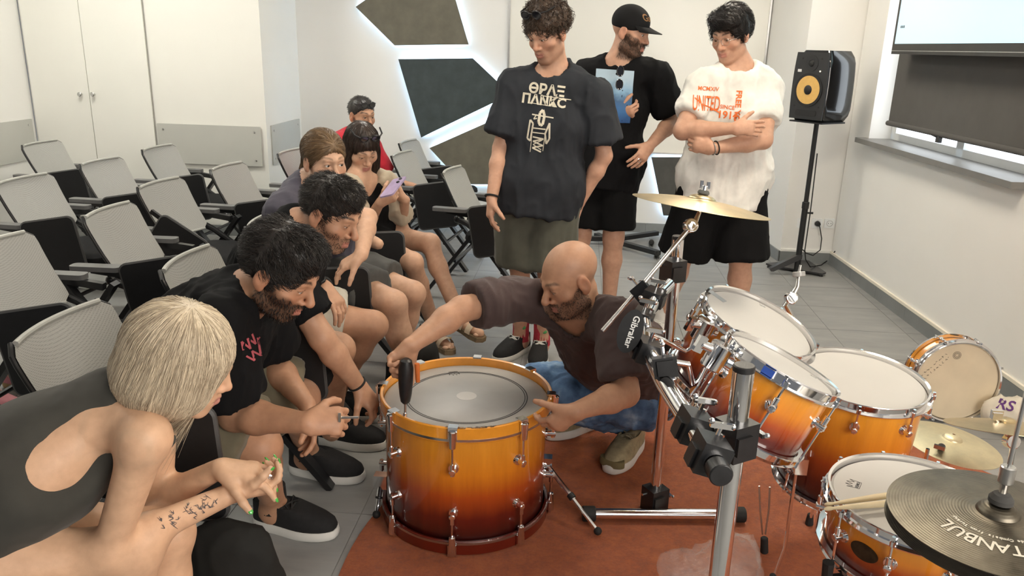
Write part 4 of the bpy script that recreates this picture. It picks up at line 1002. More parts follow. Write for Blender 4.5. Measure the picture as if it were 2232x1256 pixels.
# ---- hands: dv along the hand, pn palm normal (out of the palm), side unit towards the thumb
def hand(P, wr, dv, pn, side, curl=(.4, .45, .5, .55), thumb=.35, size=1., spread=.06, tips=None, thumb_dir=None):
    d = nrm(dv); n = np.asarray(pn, float); n = nrm(n-d*(n @ d)); sd = np.asarray(side, float); sd = nrm(np.cross(n, d)) ; sd = sd if sd @ np.asarray(side, float) > 0 else -sd
    wr = np.asarray(wr, float); s = size; k = .006*s
    P.append(prim_cone(wr+d*.012*s, wr+d*.078*s, .0205*s, .0185*s, .012*s, u=sd, s=1.75)); P.append(prim_cone(wr+d*.030*s+sd*.022*s+n*.006*s, wr+d*.055*s+sd*.022*s+n*.006*s, .0165*s, .014*s, .014*s))
    offs = (.030, .0105, -.0095, -.029); ln = (.074, .082, .076, .060)
    for i in range(4):
        b = wr+d*(.086-.004*abs(i-1))*s+sd*offs[i]*s; a = 0.; c = curl[i]; sp = spread*(1.5-i)
        fd = nrm(d+sd*sp); rr = (.0090, .0092, .0088, .0078)[i]*s; L = ln[i]*s; prev = b-d*.012*s; P.append(prim_cone(prev, b, rr*1.15, rr*1.05, k))
        for q, (fr, ang) in enumerate(((.44, c), (.30, c*1.15), (.26, c*.7))):
            a += ang; dr = nrm(fd*math.cos(a)+n*math.sin(a)); e = b+dr*L*fr; P.append(prim_cone(b, e, rr*(1-.07*q), rr*(.95-.09*q), .0035*s)); b = e
        if tips is not None: tips.append((b, dr, nrm(fd*math.sin(a)-n*math.cos(a)), rr*.8))
    b = wr+d*.026*s+sd*.026*s+n*.004*s; td = nrm(d*.62+sd*.68+n*.36) if thumb_dir is None else nrm(thumb_dir)
    P.append(prim_cone(b-td*.01, b+td*.040*s, .0150*s, .0118*s, .012*s)); b = b+td*.040*s; t2 = nrm(td*(1-thumb)+(d*.6+n*.7)*thumb*1.0); e = b+t2*.032*s; P.append(prim_cone(b, e, .0110*s, .0102*s, .004*s)); b = e
    t3 = nrm(t2*(1-thumb*.8)+(d*.5+n*.6-sd*.4)*thumb*.8); e = b+t3*.024*s; P.append(prim_cone(b, e, .0100*s, .0080*s, .004*s))
    if tips is not None: tips.append((e, t3, nrm(np.cross(t3, np.cross(sd*.4-n, t3))), .008*s))
    return wr+d*.09*s
def hand_box(wr, d, m=.15): c = np.asarray(wr)+nrm(d)*.085; return (c-m*.82, c+m*.82)
# ---- bodies
def torso_axes(J):
    lat = nrm(J['shR']-J['shL']); up = nrm(J['nek']-J['pel']); up = nrm(up-lat*(up @ lat)*.5); return lat, up, nrm(np.cross(up, lat))
def body_prims(J, b=1., fem=False, bust=0.):
    lat, up, fw = torso_axes(J); P = []
    hl = nrm(J['hiR']-J['hiL'])
    P.append(prim_cone(J['hiL'], J['hiR'], .100*b, .100*b, .05)); P.append(prim_cone(J['pel'], J['che'], .108*b, .115*b, .06, u=lat, s=1.22))
    P.append(prim_cone(J['che'], J['nek']-up*.085, .112*b, .088*b, .06, u=lat, s=1.38))
    for s_ in 'LR':
        sh, el, wr = J['sh'+s_], J['el'+s_], J['wr'+s_]; af = .88 if fem else 1.
        P.append(prim_cone(J['nek']-up*.035, sh-up*.004, .046, .050*af, .05)); P.append(prim_cone(J['nek']+up*.03, sh*.6+J['nek']*.4, .042*af, .036*af, .05))
        P.append(prim_cone(sh, el, .054*b*af, .041*b*af, .035)); m = el*.68+wr*.32
        P.append(prim_cone(el, m, .0405*b*af, .043*b*af, .02)); P.append(prim_cone(m, wr, .0425*b*af, .0265*af, .02))
        hi, kn, an = J['hi'+s_], J['kn'+s_], J['an'+s_]
        P.append(prim_cone(hi, kn, .090*b, .058*b, .05)); c = kn*.68+an*.32; bk = nrm(np.cross(np.cross(an-kn, kn-hi), an-kn)) if np.linalg.norm(np.cross(an-kn, kn-hi)) > 1e-3 else -fw
        P.append(prim_cone(kn, c-bk*.012, .055*b, .056*b, .03)); P.append(prim_cone(c-bk*.012, an, .054*b, .036, .03))
        to = J['to'+s_]; P.append(prim_cone(an-nrm(to-an)*.02-V(0, 0, .045), to, .034, .026, .03, u=(0, 0, 1), s=.9)); P.append(prim_cone(an, an-V(0, 0, .05), .036, .036, .03))
    if fem: P = P
    return P
def tee_prims(J, b=1., off=.018, sl=.62, flare=.03, hem=.10, neck=.078, body_flare=.0, sleeve_r=.062, hemdir=None, vneck=0., wide=1.34, hip=0.):
    lat, up, fw = torso_axes(J); P = []
    dn = -nrm(J['che']-J['pel']) if hemdir is None else nrm(hemdir); he = J['pel']+dn*hem
    P.append(prim_cone(J['che'], he, .122*b+off, .122*b+off+body_flare, .05, u=lat, s=wide*.94, flat=(0, 1)))
    P.append(prim_cone(J['che'], J['nek']-up*.085, .116*b+off, .088*b+off, .06, u=lat, s=wide*1.02))
    if hip: P.append(prim_cone(J['hiL']-dn*hip, J['hiR']-dn*hip, .110*b+off, .110*b+off, .06))
    for s_ in 'LR':
        sh, el = J['sh'+s_], J['el'+s_]
        P.append(prim_cone(J['nek']-up*.03, sh-up*.002, .048+off*.7, .054+off*.8, .05)); P.append(prim_cone(J['nek']+up*.012, sh*.62+J['nek']*.38, .040+off*.5, .040+off*.6, .05))
        if sl > 0: P.append(prim_cone(sh, sh+(el-sh)*sl, sleeve_r*b+off*.4, sleeve_r*b+flare, .035, flat=(0, 1)))
    nd = nrm(J['hed']-J['nek']); P.append(prim_cone(J['nek']-nd*.02+fw*.02, J['nek']+nd*.12+fw*.05, neck*.80, neck*1.15, .008, op='s', u=lat, s=1.12))
    if vneck: P.append(prim_cone(J['nek']+fw*.06, J['nek']-up*vneck+fw*.13, .05, .012, .01, op='s'))
    return P
def shorts_prims(J, b=1., off=.016, ln=.85, flare=.02, waist=.12, wr_=.125):
    lat, up, fw = torso_axes(J); sp = nrm(J['che']-J['pel']); P = [prim_cone(J['pel']+sp*waist, J['pel']-sp*.02, wr_*b, .12*b+off, .05, u=lat, s=1.25, flat=(1, 0)), prim_cone(J['hiL'], J['hiR'], .096*b+off*.8, .096*b+off*.8, .05)]
    for s_ in 'LR':
        hi, kn = J['hi'+s_], J['kn'+s_]; P.append(prim_cone(hi, hi+(kn-hi)*ln, .096*b+off, .068*b+off+flare, .04, flat=(0, 1)))
    return P
def garment(name, P, m, parent, res=.008, amp=.006, fr=9, axes=(1, 1, 1), seed=0., sm=2, colr=None):
    v, f = mesh_sdf(P, res); v = smooth_verts(v, f, sm)
    if amp: v = smooth_verts(folds(v, f, amp*1.15, fr, axes, seed), f, 1)
    return fast_mesh(name, v, f, m, parent, None if colr is None else colr(v))
# ---- hair
from mathutils.kdtree import KDTree
def hair_obj(name, hd, P, root, base, dark, parent, res=.005, rough=.004, fr=60, n=900, L=.05, r=.0011, flow=None, lift=.25, seed=1, steps=6, grav=0., curl=0., keep=None, shell=True, jit=.25, hug=True):
    v, f = mesh_sdf(P, res); v = smooth_verts(v, f, 1); nr = vert_normals(v, f); L0 = hd.loc(v)
    rng = np.random.default_rng(seed)
    fl = flow(L0) if flow else np.tile((0, -1., -.6), (len(v), 1))
    flw = fl @ hd.A; flw -= nr*(flw*nr).sum(1)[:, None]; flw /= np.linalg.norm(flw, axis=1)[:, None]+1e-9; sd = np.cross(nr, flw)
    sl_, fl_ = sd @ hd.A.T, flw @ hd.A.T; ga = (L0*sl_).sum(1); gb = (L0*fl_).sum(1); g = .6*vnoise(np.stack([ga*fr*3, gb*fr*.25, L0[:, 2]*fr*.3], 1)+seed*3.1)+.4*vnoise(L0*fr+seed*5.3)
    vv = v+nr*(rough*(g-.5)*2)[:, None]
    base = np.array(base); dark = np.array(dark); c = dark+(base-dark)*g[:, None]
    ob = fast_mesh(name, vv, f, hair_m, root if parent is None else parent, c) if shell else None
    if n:
        ok = np.arange(len(v)) if keep is None else np.flatnonzero(keep(L0))
        i = rng.choice(ok, n); p = vv[i]; d = flw[i]; nn_ = nr[i]; d = d+lift*nn_+rng.normal(0, jit*.5, (n, 3)); ll = L*rng.uniform(.6, 1.15, n); pts = []; ph = rng.uniform(0, 6.28, n)
        if hug:
            kd = KDTree(len(v))
            for q, co in enumerate(vv): kd.insert(co, q)
            kd.balance(); cur = i.copy(); jd = rng.normal(0, jit*.35, (n, 3)); hh = rng.uniform(.0003, .0022, n); zl = L0[:, 2].min()+.008
            for s in range(steps):
                t = s/(steps-1); pts.append(p.copy()); dd = flw[cur]+jd; dd /= np.linalg.norm(dd, axis=1)[:, None]
                stop = (L0[cur, 2] < zl) | (np.linalg.norm(flw[cur], axis=1) < .3)
                if s: dd = np.where(stop[:, None], prev, dd)
                prev = dd; p = p+dd*(ll/(steps-1))[:, None]
                cur = np.array([kd.find(co)[1] for co in p])
                e = ((p-vv[cur])*nr[cur]).sum(1); p = p-np.where(stop[:, None], 0, nr[cur]*(e-hh-lift*.02*t)[:, None])
        else:
            for s in range(steps):
                t = s/(steps-1); pts.append(p.copy()); dd = d+nn_*(-lift*1.5*t)+V(0, 0, -1)*grav*t
                if curl: dd = dd+curl*(np.cos(ph+t*7)[:, None]*np.cross(nn_, d)+np.sin(ph+t*7)[:, None]*nn_)
                dd /= np.linalg.norm(dd, axis=1)[:, None]; p = p+dd*(ll/(steps-1))[:, None]
        strand_mesh('strands', np.stack(pts, 1), r, ob if ob is not None else root, base, dark, rng)
    return ob
def strand_mesh(name, pts, r, parent, base, dark, rng, tip=.25):
    n, m, _ = pts.shape; t = np.gradient(pts, axis=1); t /= np.linalg.norm(t, axis=2)[..., None]+1e-9
    a = np.cross(t, rng.normal(0, 1, (n, 1, 3))); a /= np.linalg.norm(a, axis=2)[..., None]+1e-9; b = np.cross(t, a)
    rr = (r*np.linspace(1, tip, m))[None, :, None]; ring_ = np.stack([pts+rr*(a*math.cos(q)+b*math.sin(q)) for q in (0, 2.094, 4.189)], 2)
    v = ring_.reshape(-1, 3); base_i = (np.arange(n)[:, None]*m+np.arange(m-1)[None])*3; F = []
    for j in range(3): F.append(np.stack([base_i+j, base_i+(j+1) % 3, base_i+3+(j+1) % 3, base_i+3+j], -1).reshape(-1, 4))
    w = rng.uniform(0, 1, n); c = np.repeat(np.array(dark)+(np.array(base)-np.array(dark))*w[:, None], m*3, 0)
    return fast_mesh(name, v, np.vstack(F), hair_m, parent, c)
# ---- shoes: heel point on the ground, yaw of the toe, pitch lifts the heel
def shoe(parent, heel, toe_dir, up=(0, 0, 1), ln=.285, w=.098, upper=None, sole=None, lace=None, sole_h=.03, top=.10, name='shoe', toe_cap=None, stripe=None):
    d = nrm(toe_dir); up = np.asarray(up, float); up = nrm(up-d*(up @ d)); sd = np.cross(d, up); heel = np.asarray(heel, float); W = lambda x, y, z: heel+d*x+sd*y+up*z
    def outline(sc=1., inset=0., x0=0., x1=1.):
        o = []
        for q in np.linspace(0, 2*np.pi, 33)[:-1]:
            cx = .5-.5*math.cos(q); wd = w/2*(.74+.36*smst(np.array(cx), .25, .72)-.10*smst(np.array(cx), .82, 1.0))*abs(math.sin(q))**.62*np.sign(math.sin(q))
            o.append((x0*ln+cx*(x1-x0)*ln, float(wd)*sc))
        return o
    def loft(layers):
        n = 32; vs_ = [W(x, y, z) for o, z in layers for x, y in o]; fs = [(a*n+i, a*n+(i+1) % n, (a+1)*n+(i+1) % n, (a+1)*n+i) for a in range(len(layers)-1) for i in range(n)]
        return MB().add(vs_, fs+[tuple(range(n))[::-1], tuple((len(layers)-1)*n+i for i in range(n))])
    root = wbuild(loft([(outline(.97, 0, .01, .985), sole_h-.006), (outline(1.0, 0, .005, .985), sole_h+.012), (outline(.96, 0, .01, .965), sole_h+.028), (outline(.88, 0, .012, .89), sole_h+.043), (outline(.80, 0, .012, .76), sole_h+.058), (outline(.74, 0, .015, .62), sole_h+.072), (outline(.68, 0, .02, .50), top-.008), (outline(.66, 0, .025, .44), top)]), name, upper, parent, sharp=70)
    wbuild(loft([(outline(.98, 0, .012, .975), .0), (outline(1.04, 0, .0, 1.0), .006), (outline(1.06, 0, -.005, 1.005), sole_h*.7), (outline(1.03, 0, 0, .995), sole_h+.004)]), 'sole', sole, root, sharp=60)
    if lace is not None:
        mb = MB()
        for q in range(5):
            x = ln*(.47+.075*q); z = sole_h+.070-.0085*q*1.1
            mb.tube([W(x, -.024, z-.006), W(x+.012, 0, z+.004), W(x+.004, .024, z-.006)], .0035, 6); mb.tube([W(x+.01, -.022, z-.008), W(x, 0, z+.003), W(x+.014, .022, z-.008)], .003, 6)
        mb.tube([W(ln*.47, 0, sole_h+.078), W(ln*.44, -.03, sole_h+.082), W(ln*.50, -.035, sole_h+.065), W(ln*.47, 0, sole_h+.078)], .0028, 6); mb.tube([W(ln*.47, 0, sole_h+.078), W(ln*.44, .03, sole_h+.08), W(ln*.52, .034, sole_h+.06), W(ln*.47, 0, sole_h+.078)], .0028, 6)
        wbuild(mb, 'laces', lace, root)
    if toe_cap is not None: wbuild(loft([(outline(1.015, 0, .70, .992), sole_h-.004), (outline(1.02, 0, .70, .992), sole_h+.010), (outline(.98, 0, .72, .975), sole_h+.022)]), 'toe_cap', toe_cap, root)
    if stripe is not None:
        for s_ in (-1, 1):
            for q in range(3): wbuild(MB().bar(W(ln*(.30+.075*q), s_*(w*.40), sole_h+.058), W(ln*(.38+.075*q), s_*(w*.50), sole_h+.006), .012, .004, sd), 'stripe', stripe, root)
    return root
def person(name_label, loc): return thing('person', name_label, 'person', loc)
def build_body(root, J, hd, skin, hairc=(.02, .015, .01), b=1., fem=False, res=.008, hands=(), head_kw=None, paint_kw=None, extra=(), iris=(.10, .055, .025), gaze=(0, 1, -.4), head_res=.0036, hand_res=.0038, eyes=True, post=None, tips=None, beard_len=0., beard_n=1500):
    P = body_prims(J, b, fem); P.append(prim_cone(J['nek']-nrm(J['hed']-J['nek'])*.03, hd.p(0, -.020, -.055), .060 if not fem else .050, .054 if not fem else .046, .03)); P += hd.prims(fem=fem, **(head_kw or {}))
    m = .165*hd.s; c = hd.p(0, .005, 0); fine = [(c-m, c+m, head_res)]
    for h in hands:
        h = dict(h); s_ = h.pop('s'); wr = J['wr'+s_]; T = [] if h.pop('tip', False) else None; d = h['dv']
        hand(P, wr, tips=T, **h); lo, hi = hand_box(wr, d); fine.append((lo, hi, hand_res))
        if T is not None and tips is not None: tips[s_] = T
    P += list(extra)
    v, f = mesh_sdf(P, res, fine); colr = np.tile(np.array(skin, float), (len(v), 1)); paint_head(colr, v, hd, skin, hairc, **(paint_kw or {}))
    if post: post(v, colr)
    o = fast_mesh('body', v, f, skin_m, root, colr)
    if beard_len:
        ok = np.flatnonzero(BEARD[0] > .55); rng = np.random.default_rng(5); i = rng.choice(ok, beard_n); nr = vert_normals(v, f)[i]; p = v[i]; pts = [p]
        d0 = nr*.5-hd.u*.7+hd.f*.2+rng.normal(0, .25, (beard_n, 3)); d0 /= np.linalg.norm(d0, axis=1)[:, None]
        for q in range(3): p = p+(d0*(1-.25*q)-nr*.18*q)*(beard_len/3); pts.append(p)
        strand_mesh('beard', np.stack(pts, 1), .0008, root, np.array(hairc)*1.6, np.array(hairc)*.5, rng)
    if eyes: hd.eyes(root, iris, gaze)
    return o
def midJ(J): 
    J['pel'] = J.get('pel', (J['hiL']+J['hiR'])/2); J['che'] = J.get('che', J['pel']*.42+J['nek']*.58); return J
# ------------------------------------------------------------------ poses: joints from their pixels, bone lengths and contacts
POSE = {}
def fin(n, J):
    J['hiL'] = J.get('hiL'); POSE[n] = midJ(J); return J
def hips(J, pel, lat, w=.09): J['pel'] = np.asarray(pel, float); lat = nrm(lat); J['hiR'] = J['pel']+lat*w; J['hiL'] = J['pel']-lat*w; return J
# crouching bald man
J = {}; J['hed'] = dep(1243, 606, 2.60); J['nek'] = jn(J['hed'], 1268, 682, .165, 1); J['shL'] = jn(J['nek'], 1350, 700, .19, -1); J['shR'] = jn(J['nek'], 1132, 650, .22, -1)
hips(J, V(.30, 2.84, .33), (.35, .9, 0))
J['wrR'] = atY(900, 750, 2.27); J['elR'] = jn(J['wrR'], 1012, 680, .245, 1)+V(.0, -.06, .03); J['elL'] = atY(1364, 858, 2.30); J['wrL'] = atY(1256, 896, 2.16)
J['anL'] = flo(1382, 975)+V(0, 0, .11); J['knL'] = jn(J['anL'], 1242, 872, .42, -1); J['toL'] = flo(1342, 1030)+V(0, 0, .036)
J['anR'] = V(.10, 3.08, .11); J['knR'] = V(-.10, 2.80, .33); J['toR'] = J['anR']+V(-.14, -.1, -.062)
POSE['bald'] = midJ(J)
# standing man in the dark tee
J = {}; Y = 3.83; J['hed'] = atY(1193, 72, Y-.03); J['nek'] = atY(1207, 158, Y+.02); J['shR'] = atY(1122, 190, Y); J['shL'] = atY(1297, 205, Y-.02)
hips(J, atY(1172, 420, Y), nrm(J['shR']-J['shL'])); J['elR'] = jn(J['shR'], 1090, 330, .29, 1); J['wrR'] = jn(J['elR'], 1072, 432, .25, -1)
J['elL'] = jn(J['shL'], 1317, 340, .29, 1); J['wrL'] = jn(J['elL'], 1264, 440, .25, 1)
J['anR'] = flo(1133, 772)+V(0, .03, .10); J['anL'] = flo(1178, 785)+V(0, .05, .10); J['knR'] = (J['hiR']+J['anR'])/2+V(0, -.03, .02); J['knL'] = (J['hiL']+J['anL'])/2+V(0, -.03, .02)
J['toR'] = J['anR']+V(-.10, -.13, -.07); J['toL'] = J['anL']+V(-.02, -.16, -.07); POSE['grey'] = midJ(J)
# man with the cap
J = {}; Y = 4.5; J['hed'] = atY(1374, 70, Y); J['nek'] = atY(1347, 140, Y+.02); J['shR'] = atY(1278, 165, Y+.05); J['shL'] = atY(1437, 168, Y-.03)
hips(J, atY(1312, 366, Y), nrm(J['shR']-J['shL'])); J['elL'] = atY(1468, 262, 4.50); J['wrL'] = atY(1416, 318, 4.31)
J['elR'] = jn(J['shR'], 1268, 285, .29, -1); J['wrR'] = jn(J['elR'], 1345, 248, .25, -1)
J['anR'] = V(J['hiR'][0]-.02, Y+.02, .1); J['anL'] = V(J['hiL'][0]+.0, Y-.02, .1); J['knR'] = (J['hiR']+J['anR'])/2+V(0, -.02, .02); J['knL'] = (J['hiL']+J['anL'])/2+V(0, -.02, .02)
J['toR'] = J['anR']+V(.03, -.16, -.07); J['toL'] = J['anL']+V(.08, -.15, -.07); POSE['cap'] = midJ(J)
# man in the white tee
J = {}; Y = 4.25; J['hed'] = atY(1592, 76, Y); J['nek'] = atY(1612, 152, Y+.03); J['shR'] = atY(1528, 190, Y-.03); J['shL'] = atY(1672, 195, Y+.03)
hips(J, atY(1576, 400, Y), nrm(J['shR']-J['shL']), .095); J['elR'] = atY(1488, 285, 4.06); J['wrR'] = atY(1600, 280, 3.95)
J['elL'] = atY(1664, 305, 4.07); J['wrL'] = atY(1552, 324, 3.98)
J['anR'] = flo(1440, 735)+V(0, .03, .10); J['anL'] = V(.93, 4.22, .10); J['knR'] = (J['hiR']+J['anR'])/2+V(0, -.02, .02); J['knL'] = (J['hiL']+J['anL'])/2+V(0, -.02, .02)
J['toR'] = J['anR']+V(-.05, -.16, -.07); J['toL'] = J['anL']+V(.05, -.16, -.07); POSE['white'] = midJ(J)
# bearded man on the near chair
J = {}; J['hed'] = dep(612, 592, 2.10); hips(J, V(-1.18, 2.06, .565), (0, -1, 0)); J['nek'] = jn(J['hed'], 535, 640, .165, 1)
J['shR'] = jn(J['nek'], 480, 715, .19, -1); J['shL'] = jn(J['nek'], 560, 645, .17, 1); J['elR'] = jn(J['shR'], 512, 905, .28, 1); J['wrR'] = jn(J['elR'], 668, 922, .25, -1)
J['elL'] = jn(J['shL'], 590, 790, .27, 1); J['wrL'] = jn(J['elL'], 668, 880, .23, -1)
J['anR'] = flo(600, 1150)+V(0, 0, .10); J['anL'] = flo(672, 1032)+V(0, 0, .10); J['knR'] = jn(J['anR'], 566, 975, .43, -1); J['knL'] = jn(J['anL'], 655, 868, .43, -1)
J['toR'] = J['anR']+V(.17, -.02, -.07); J['toL'] = J['anL']+V(.17, -.03, -.07); POSE['beard'] = midJ(J)
# man with the wristwatch
J = {}; J['hed'] = dep(722, 466, 2.62); hips(J, V(-1.17, 2.73, .565), (0, -1, 0)); J['nek'] = jn(J['hed'], 640, 500, .165, 1)
J['shR'] = jn(J['nek'], 600, 575, .19, -1); J['shL'] = jn(J['nek'], 655, 512, .17, 1); J['wrR'] = atY(782, 842, 2.42); J['elR'] = jn(J['shR'], 705, 742, .28, -1)
J['elL'] = jn(J['shL'], 650, 610, .27, 1); J['wrL'] = jn(J['elL'], 706, 625, .25, -1)
J['anR'] = flo(728, 968)+V(0, 0, .10); J['anL'] = V(-1.0, 3.07, .10); J['knR'] = jn(J['anR'], 738, 762, .43, -1); J['knL'] = V(-.79, 2.94, .48)
J['toR'] = J['anR']+V(.18, -.01, -.07); J['toL'] = J['anL']+V(.16, .02, -.07); POSE['watch'] = midJ(J)
# ponytailed man
J = {}; J['hed'] = dep(708, 352, 3.30); hips(J, V(-1.12, 3.42, .565), (.1, -1, 0)); J['nek'] = jn(J['hed'], 672, 408, .16, 1)
J['shR'] = jn(J['nek'], 618, 465, .19, -1); J['shL'] = jn(J['nek'], 715, 430, .17, 1); J['elR'] = jn(J['shR'], 803, 475, .34, 1); J['wrR'] = jn(J['elR'], 788, 556, .24, -1)
J['elL'] = jn(J['shL'], 760, 505, .28, 1); J['wrL'] = V(-.90, 3.48, .68)
J['knR'] = jn(J['hiR'], 858, 662, .44, -1); J['knL'] = jn(J['hiL'], 900, 640, .44, -1); J['anR'] = V(J['knR'][0]+.08, J['knR'][1]+.03, .1); J['anL'] = V(J['knL'][0]-.08, J['knL'][1]+.08, .1)
J['toR'] = J['anR']+V(.17, -.02, -.07); J['toL'] = J['anL']+V(.16, .0, -.07); POSE['pony'] = midJ(J)
# woman with the phone
J = {}; J['hed'] = dep(789, 322, 3.98); hips(J, V(-1.12, 4.12, .55), (.1, -1, 0)); J['nek'] = jn(J['hed'], 780, 385, .15, 1)
J['shR'] = jn(J['nek'], 757, 415, .15, -1); J['shL'] = jn(J['nek'], 838, 405, .16, 1); J['elR'] = jn(J['shR'], 800, 490, .26, 1); J['wrR'] = jn(J['elR'], 828, 442, .22, -1)
J['elL'] = jn(J['shL'], 873, 492, .26, 1); J['wrL'] = jn(J['elL'], 884, 436, .22, -1)
J['knL'] = jn(J['hiL'], 938, 530, .42, -1); J['anL'] = jn(J['knL'], 1010, 710, .41, 1); J['toL'] = J['anL']+V(.12, -.09, -.06)
J['knR'] = jn(J['hiR'], 900, 572, .42, -1); J['anR'] = flo(948, 750)+V(0, 0, .09); J['toR'] = J['anR']+V(.10, -.10, -.07); POSE['phone'] = midJ(J)
# man in red at the back
J = {}; J['hed'] = dep(789, 252, 5.45); hips(J, V(-1.84, 5.62, .565), (.3, -1, 0)); J['nek'] = jn(J['hed'], 772, 298, .16, 1)
J['shR'] = jn(J['nek'], 735, 318, .18, -1); J['shL'] = jn(J['nek'], 808, 318, .18, 1); J['elR'] = jn(J['shR'], 745, 395, .28, -1); J['wrR'] = J['elR']+V(.22, .02, -.03); J['elL'] = J['shL']+V(.1, .03, -.26); J['wrL'] = J['elL']+V(.22, -.04, -.02)
J['knR'] = J['hiR']+V(.28, -.03, .0); J['knL'] = J['hiL']+V(.28, .03, 0); J['anR'] = J['knR']+V(-.08, 0, -.455); J['anL'] = J['knL']+V(-.08, 0, -.455); J['toR'] = J['anR']+V(.16, 0, -.07); J['toL'] = J['anL']+V(.16, 0, -.07); POSE['red'] = midJ(J)
# blonde woman in front
J = {}; J['hed'] = dep(396, 788, 1.62); J['nek'] = jn(J['hed'], 285, 862, .15, 1); J['shR'] = jn(J['nek'], 318, 955, .155, -1); J['shL'] = jn(J['nek'], 345, 880, .15, 1)
hips(J, V(-1.28, 1.26, .565), (.05, -1, 0)); J['elR'] = jn(J['shR'], 240, 1195, .27, 1); J['wrR'] = jn(J['elR'], 505, 1075, .27, 1); J['elL'] = jn(J['shL'], 345, 1090, .27, 1); J['wrL'] = jn(J['elL'], 478, 1022, .23, -1)
J['knR'] = jn(J['hiR'], 392, 1190, .43, -1); J['knL'] = jn(J['hiL'], 420, 1165, .43, 1); J['anR'] = V(J['knR'][0]-.04, J['knR'][1], .10); J['anL'] = V(J['knL'][0]-.02, J['knL'][1], .10); J['toR'] = J['anR']+V(.15, 0, -.07); J['toL'] = J['anL']+V(.15, 0, -.07); POSE['blonde'] = midJ(J)
# ------------------------------------------------------------------ people
from mathutils.bvhtree import BVHTree
SK = dict(tan=(.50, .285, .18), fair=(.60, .375, .255), rosy=(.57, .335, .23), olive=(.47, .26, .16), pale=(.66, .42, .27))
def cloth(n, c, **k): return fabric(n, c, **k)
charcoal = cloth('tee_charcoal', (.027, .030, .036)); blacktee = cloth('tee_black', (.0042, .0042, .005)); whitetee = cloth('tee_white', (.74, .73, .69)); brown_tee = cloth('tee_brown', (.075, .052, .050))
violet_tee = cloth('tee_violet', (.085, .080, .105)); red_tee = cloth('tee_red', (.42, .02, .035)); dark_grey_top = cloth('top_grey', (.052, .050, .043)); beige = cloth('cardigan_beige', (.52, .44, .33))
olive_short = cloth('shorts_olive', (.098, .100, .080)); black_short = cloth('shorts_black', (.0045, .0045, .005)); khaki = cloth('shorts_khaki', (.16, .14, .095)); grey_short = cloth('shorts_grey', (.085, .085, .082)); cream_short = cloth('shorts_cream', (.50, .47, .40))
navy = cloth('navy_cloth', (.012, .014, .03))
def denim_mat():
    m, nt, b = node_mat('denim'); v = texco(nt)
    c = ramp(nt, noise(nt, v, 11, 5, .6), [(.3, (.035, .075, .16)), (.55, (.10, .19, .34)), (.8, (.38, .50, .62))]); nt.links.new(c, b.inputs['Base Color']); b.inputs['Roughness'].default_value = .9
    bump(nt, b, noise(nt, v, 900, 2), .3, .0008); return m
denim = denim_mat()
white_sole = simple('white_rubber', (.72, .71, .67), .6, 0, .04, 20); black_shoe = simple('black_knit', (.010, .010, .011), .85, 0, .2, 80, .3, 700); white_lace = simple('white_lace', (.70, .69, .65), .8)
gold = simple('gold', (.75, .5, .18), .25, 1); lens = simple('dark_lens', (.01, .01, .014), .06, 0, .1, 10, coat=1); black_hairband = simple('black_cord', (.008, .008, .008), .7)
def bvh_of(o): 
    me = o.data; n = len(me.vertices); co = np.empty(n*3, np.float32); me.vertices.foreach_get('co', co); return BVHTree.FromPolygons(co.reshape(-1, 3).tolist(), [tuple(p.vertices) for p in me.polygons])
def stick_on(o, garment_, bv, d, off=.0025, back=.25):
    """lay a flat print on the cloth: every vertex is dropped along d onto the garment"""
    d = Vector(nrm(d))
    for vt in o.data.vertices:
        h = bv.ray_cast(vt.co-d*back, d)
        if h[0] is not None: vt.co = h[0]-d*off
    o.parent = garment_; o.matrix_parent_inverse = (parent_world(garment_)).inverted(); o.data.update()
def fine_text(s, size, m, M, bold=0., name='lettering'):
    o = text(name, s, size, m, None, M, 0., bold)
    import bmesh
    bm = bmesh.new(); bm.from_mesh(o.data); bmesh.ops.triangulate(bm, faces=bm.faces[:]); bmesh.ops.subdivide_edges(bm, edges=[e for e in bm.edges if e.calc_length() > size*.3], cuts=1); bm.to_mesh(o.data); bm.free(); return o
def patch(outline, m, M, name='print', n=12):
    x0, x1 = min(p[0] for p in outline), max(p[0] for p in outline); y0, y1 = min(p[1] for p in outline), max(p[1] for p in outline)
    mb = MB(); P = [(np.array(M) @ V(x0+(x1-x0)*i/n, y0+(y1-y0)*j/n, 0, 1))[:3] for j in range(n+1) for i in range(n+1)]
    mb.add(P, [(j*(n+1)+i, j*(n+1)+i+1, (j+1)*(n+1)+i+1, (j+1)*(n+1)+i) for j in range(n) for i in range(n)]); return mb.build(name, m, None, sharp=0)
def line_print(pts, w, m, M, name='print_line'):
    mb = MB(); q = [(np.array(M) @ V(x, y, 0, 1))[:3] for x, y in pts]; N_ = np.array(M)[:3, 2]
    for a, b in zip(q[:-1], q[1:]):
        k = max(1, int(np.linalg.norm(b-a)/.015)); s = nrm(np.cross(b-a, N_))*w/2; pp = [a+(b-a)*i/k for i in range(k+1)]
        mb.add([p+s for p in pp]+[p-s for p in pp], [(i, i+1, k+2+i, k+1+i) for i in range(k)])
    return mb.build(name, m, None, sharp=0)
def bracelet(root, J, s_, fr, r, m, th=.004, name='bracelet'):
    a, b = J['el'+s_], J['wr'+s_]; c = a+(b-a)*fr; d = nrm(b-a); u = nrm(np.cross(d, (0.2, .3, 1))); w = np.cross(d, u)
    return wbuild(MB().tube([c+r*(u*math.cos(q)+w*math.sin(q)) for q in np.linspace(0, 2*np.pi, 25)[:-1]], th, 8, closed=True), name, m, root)
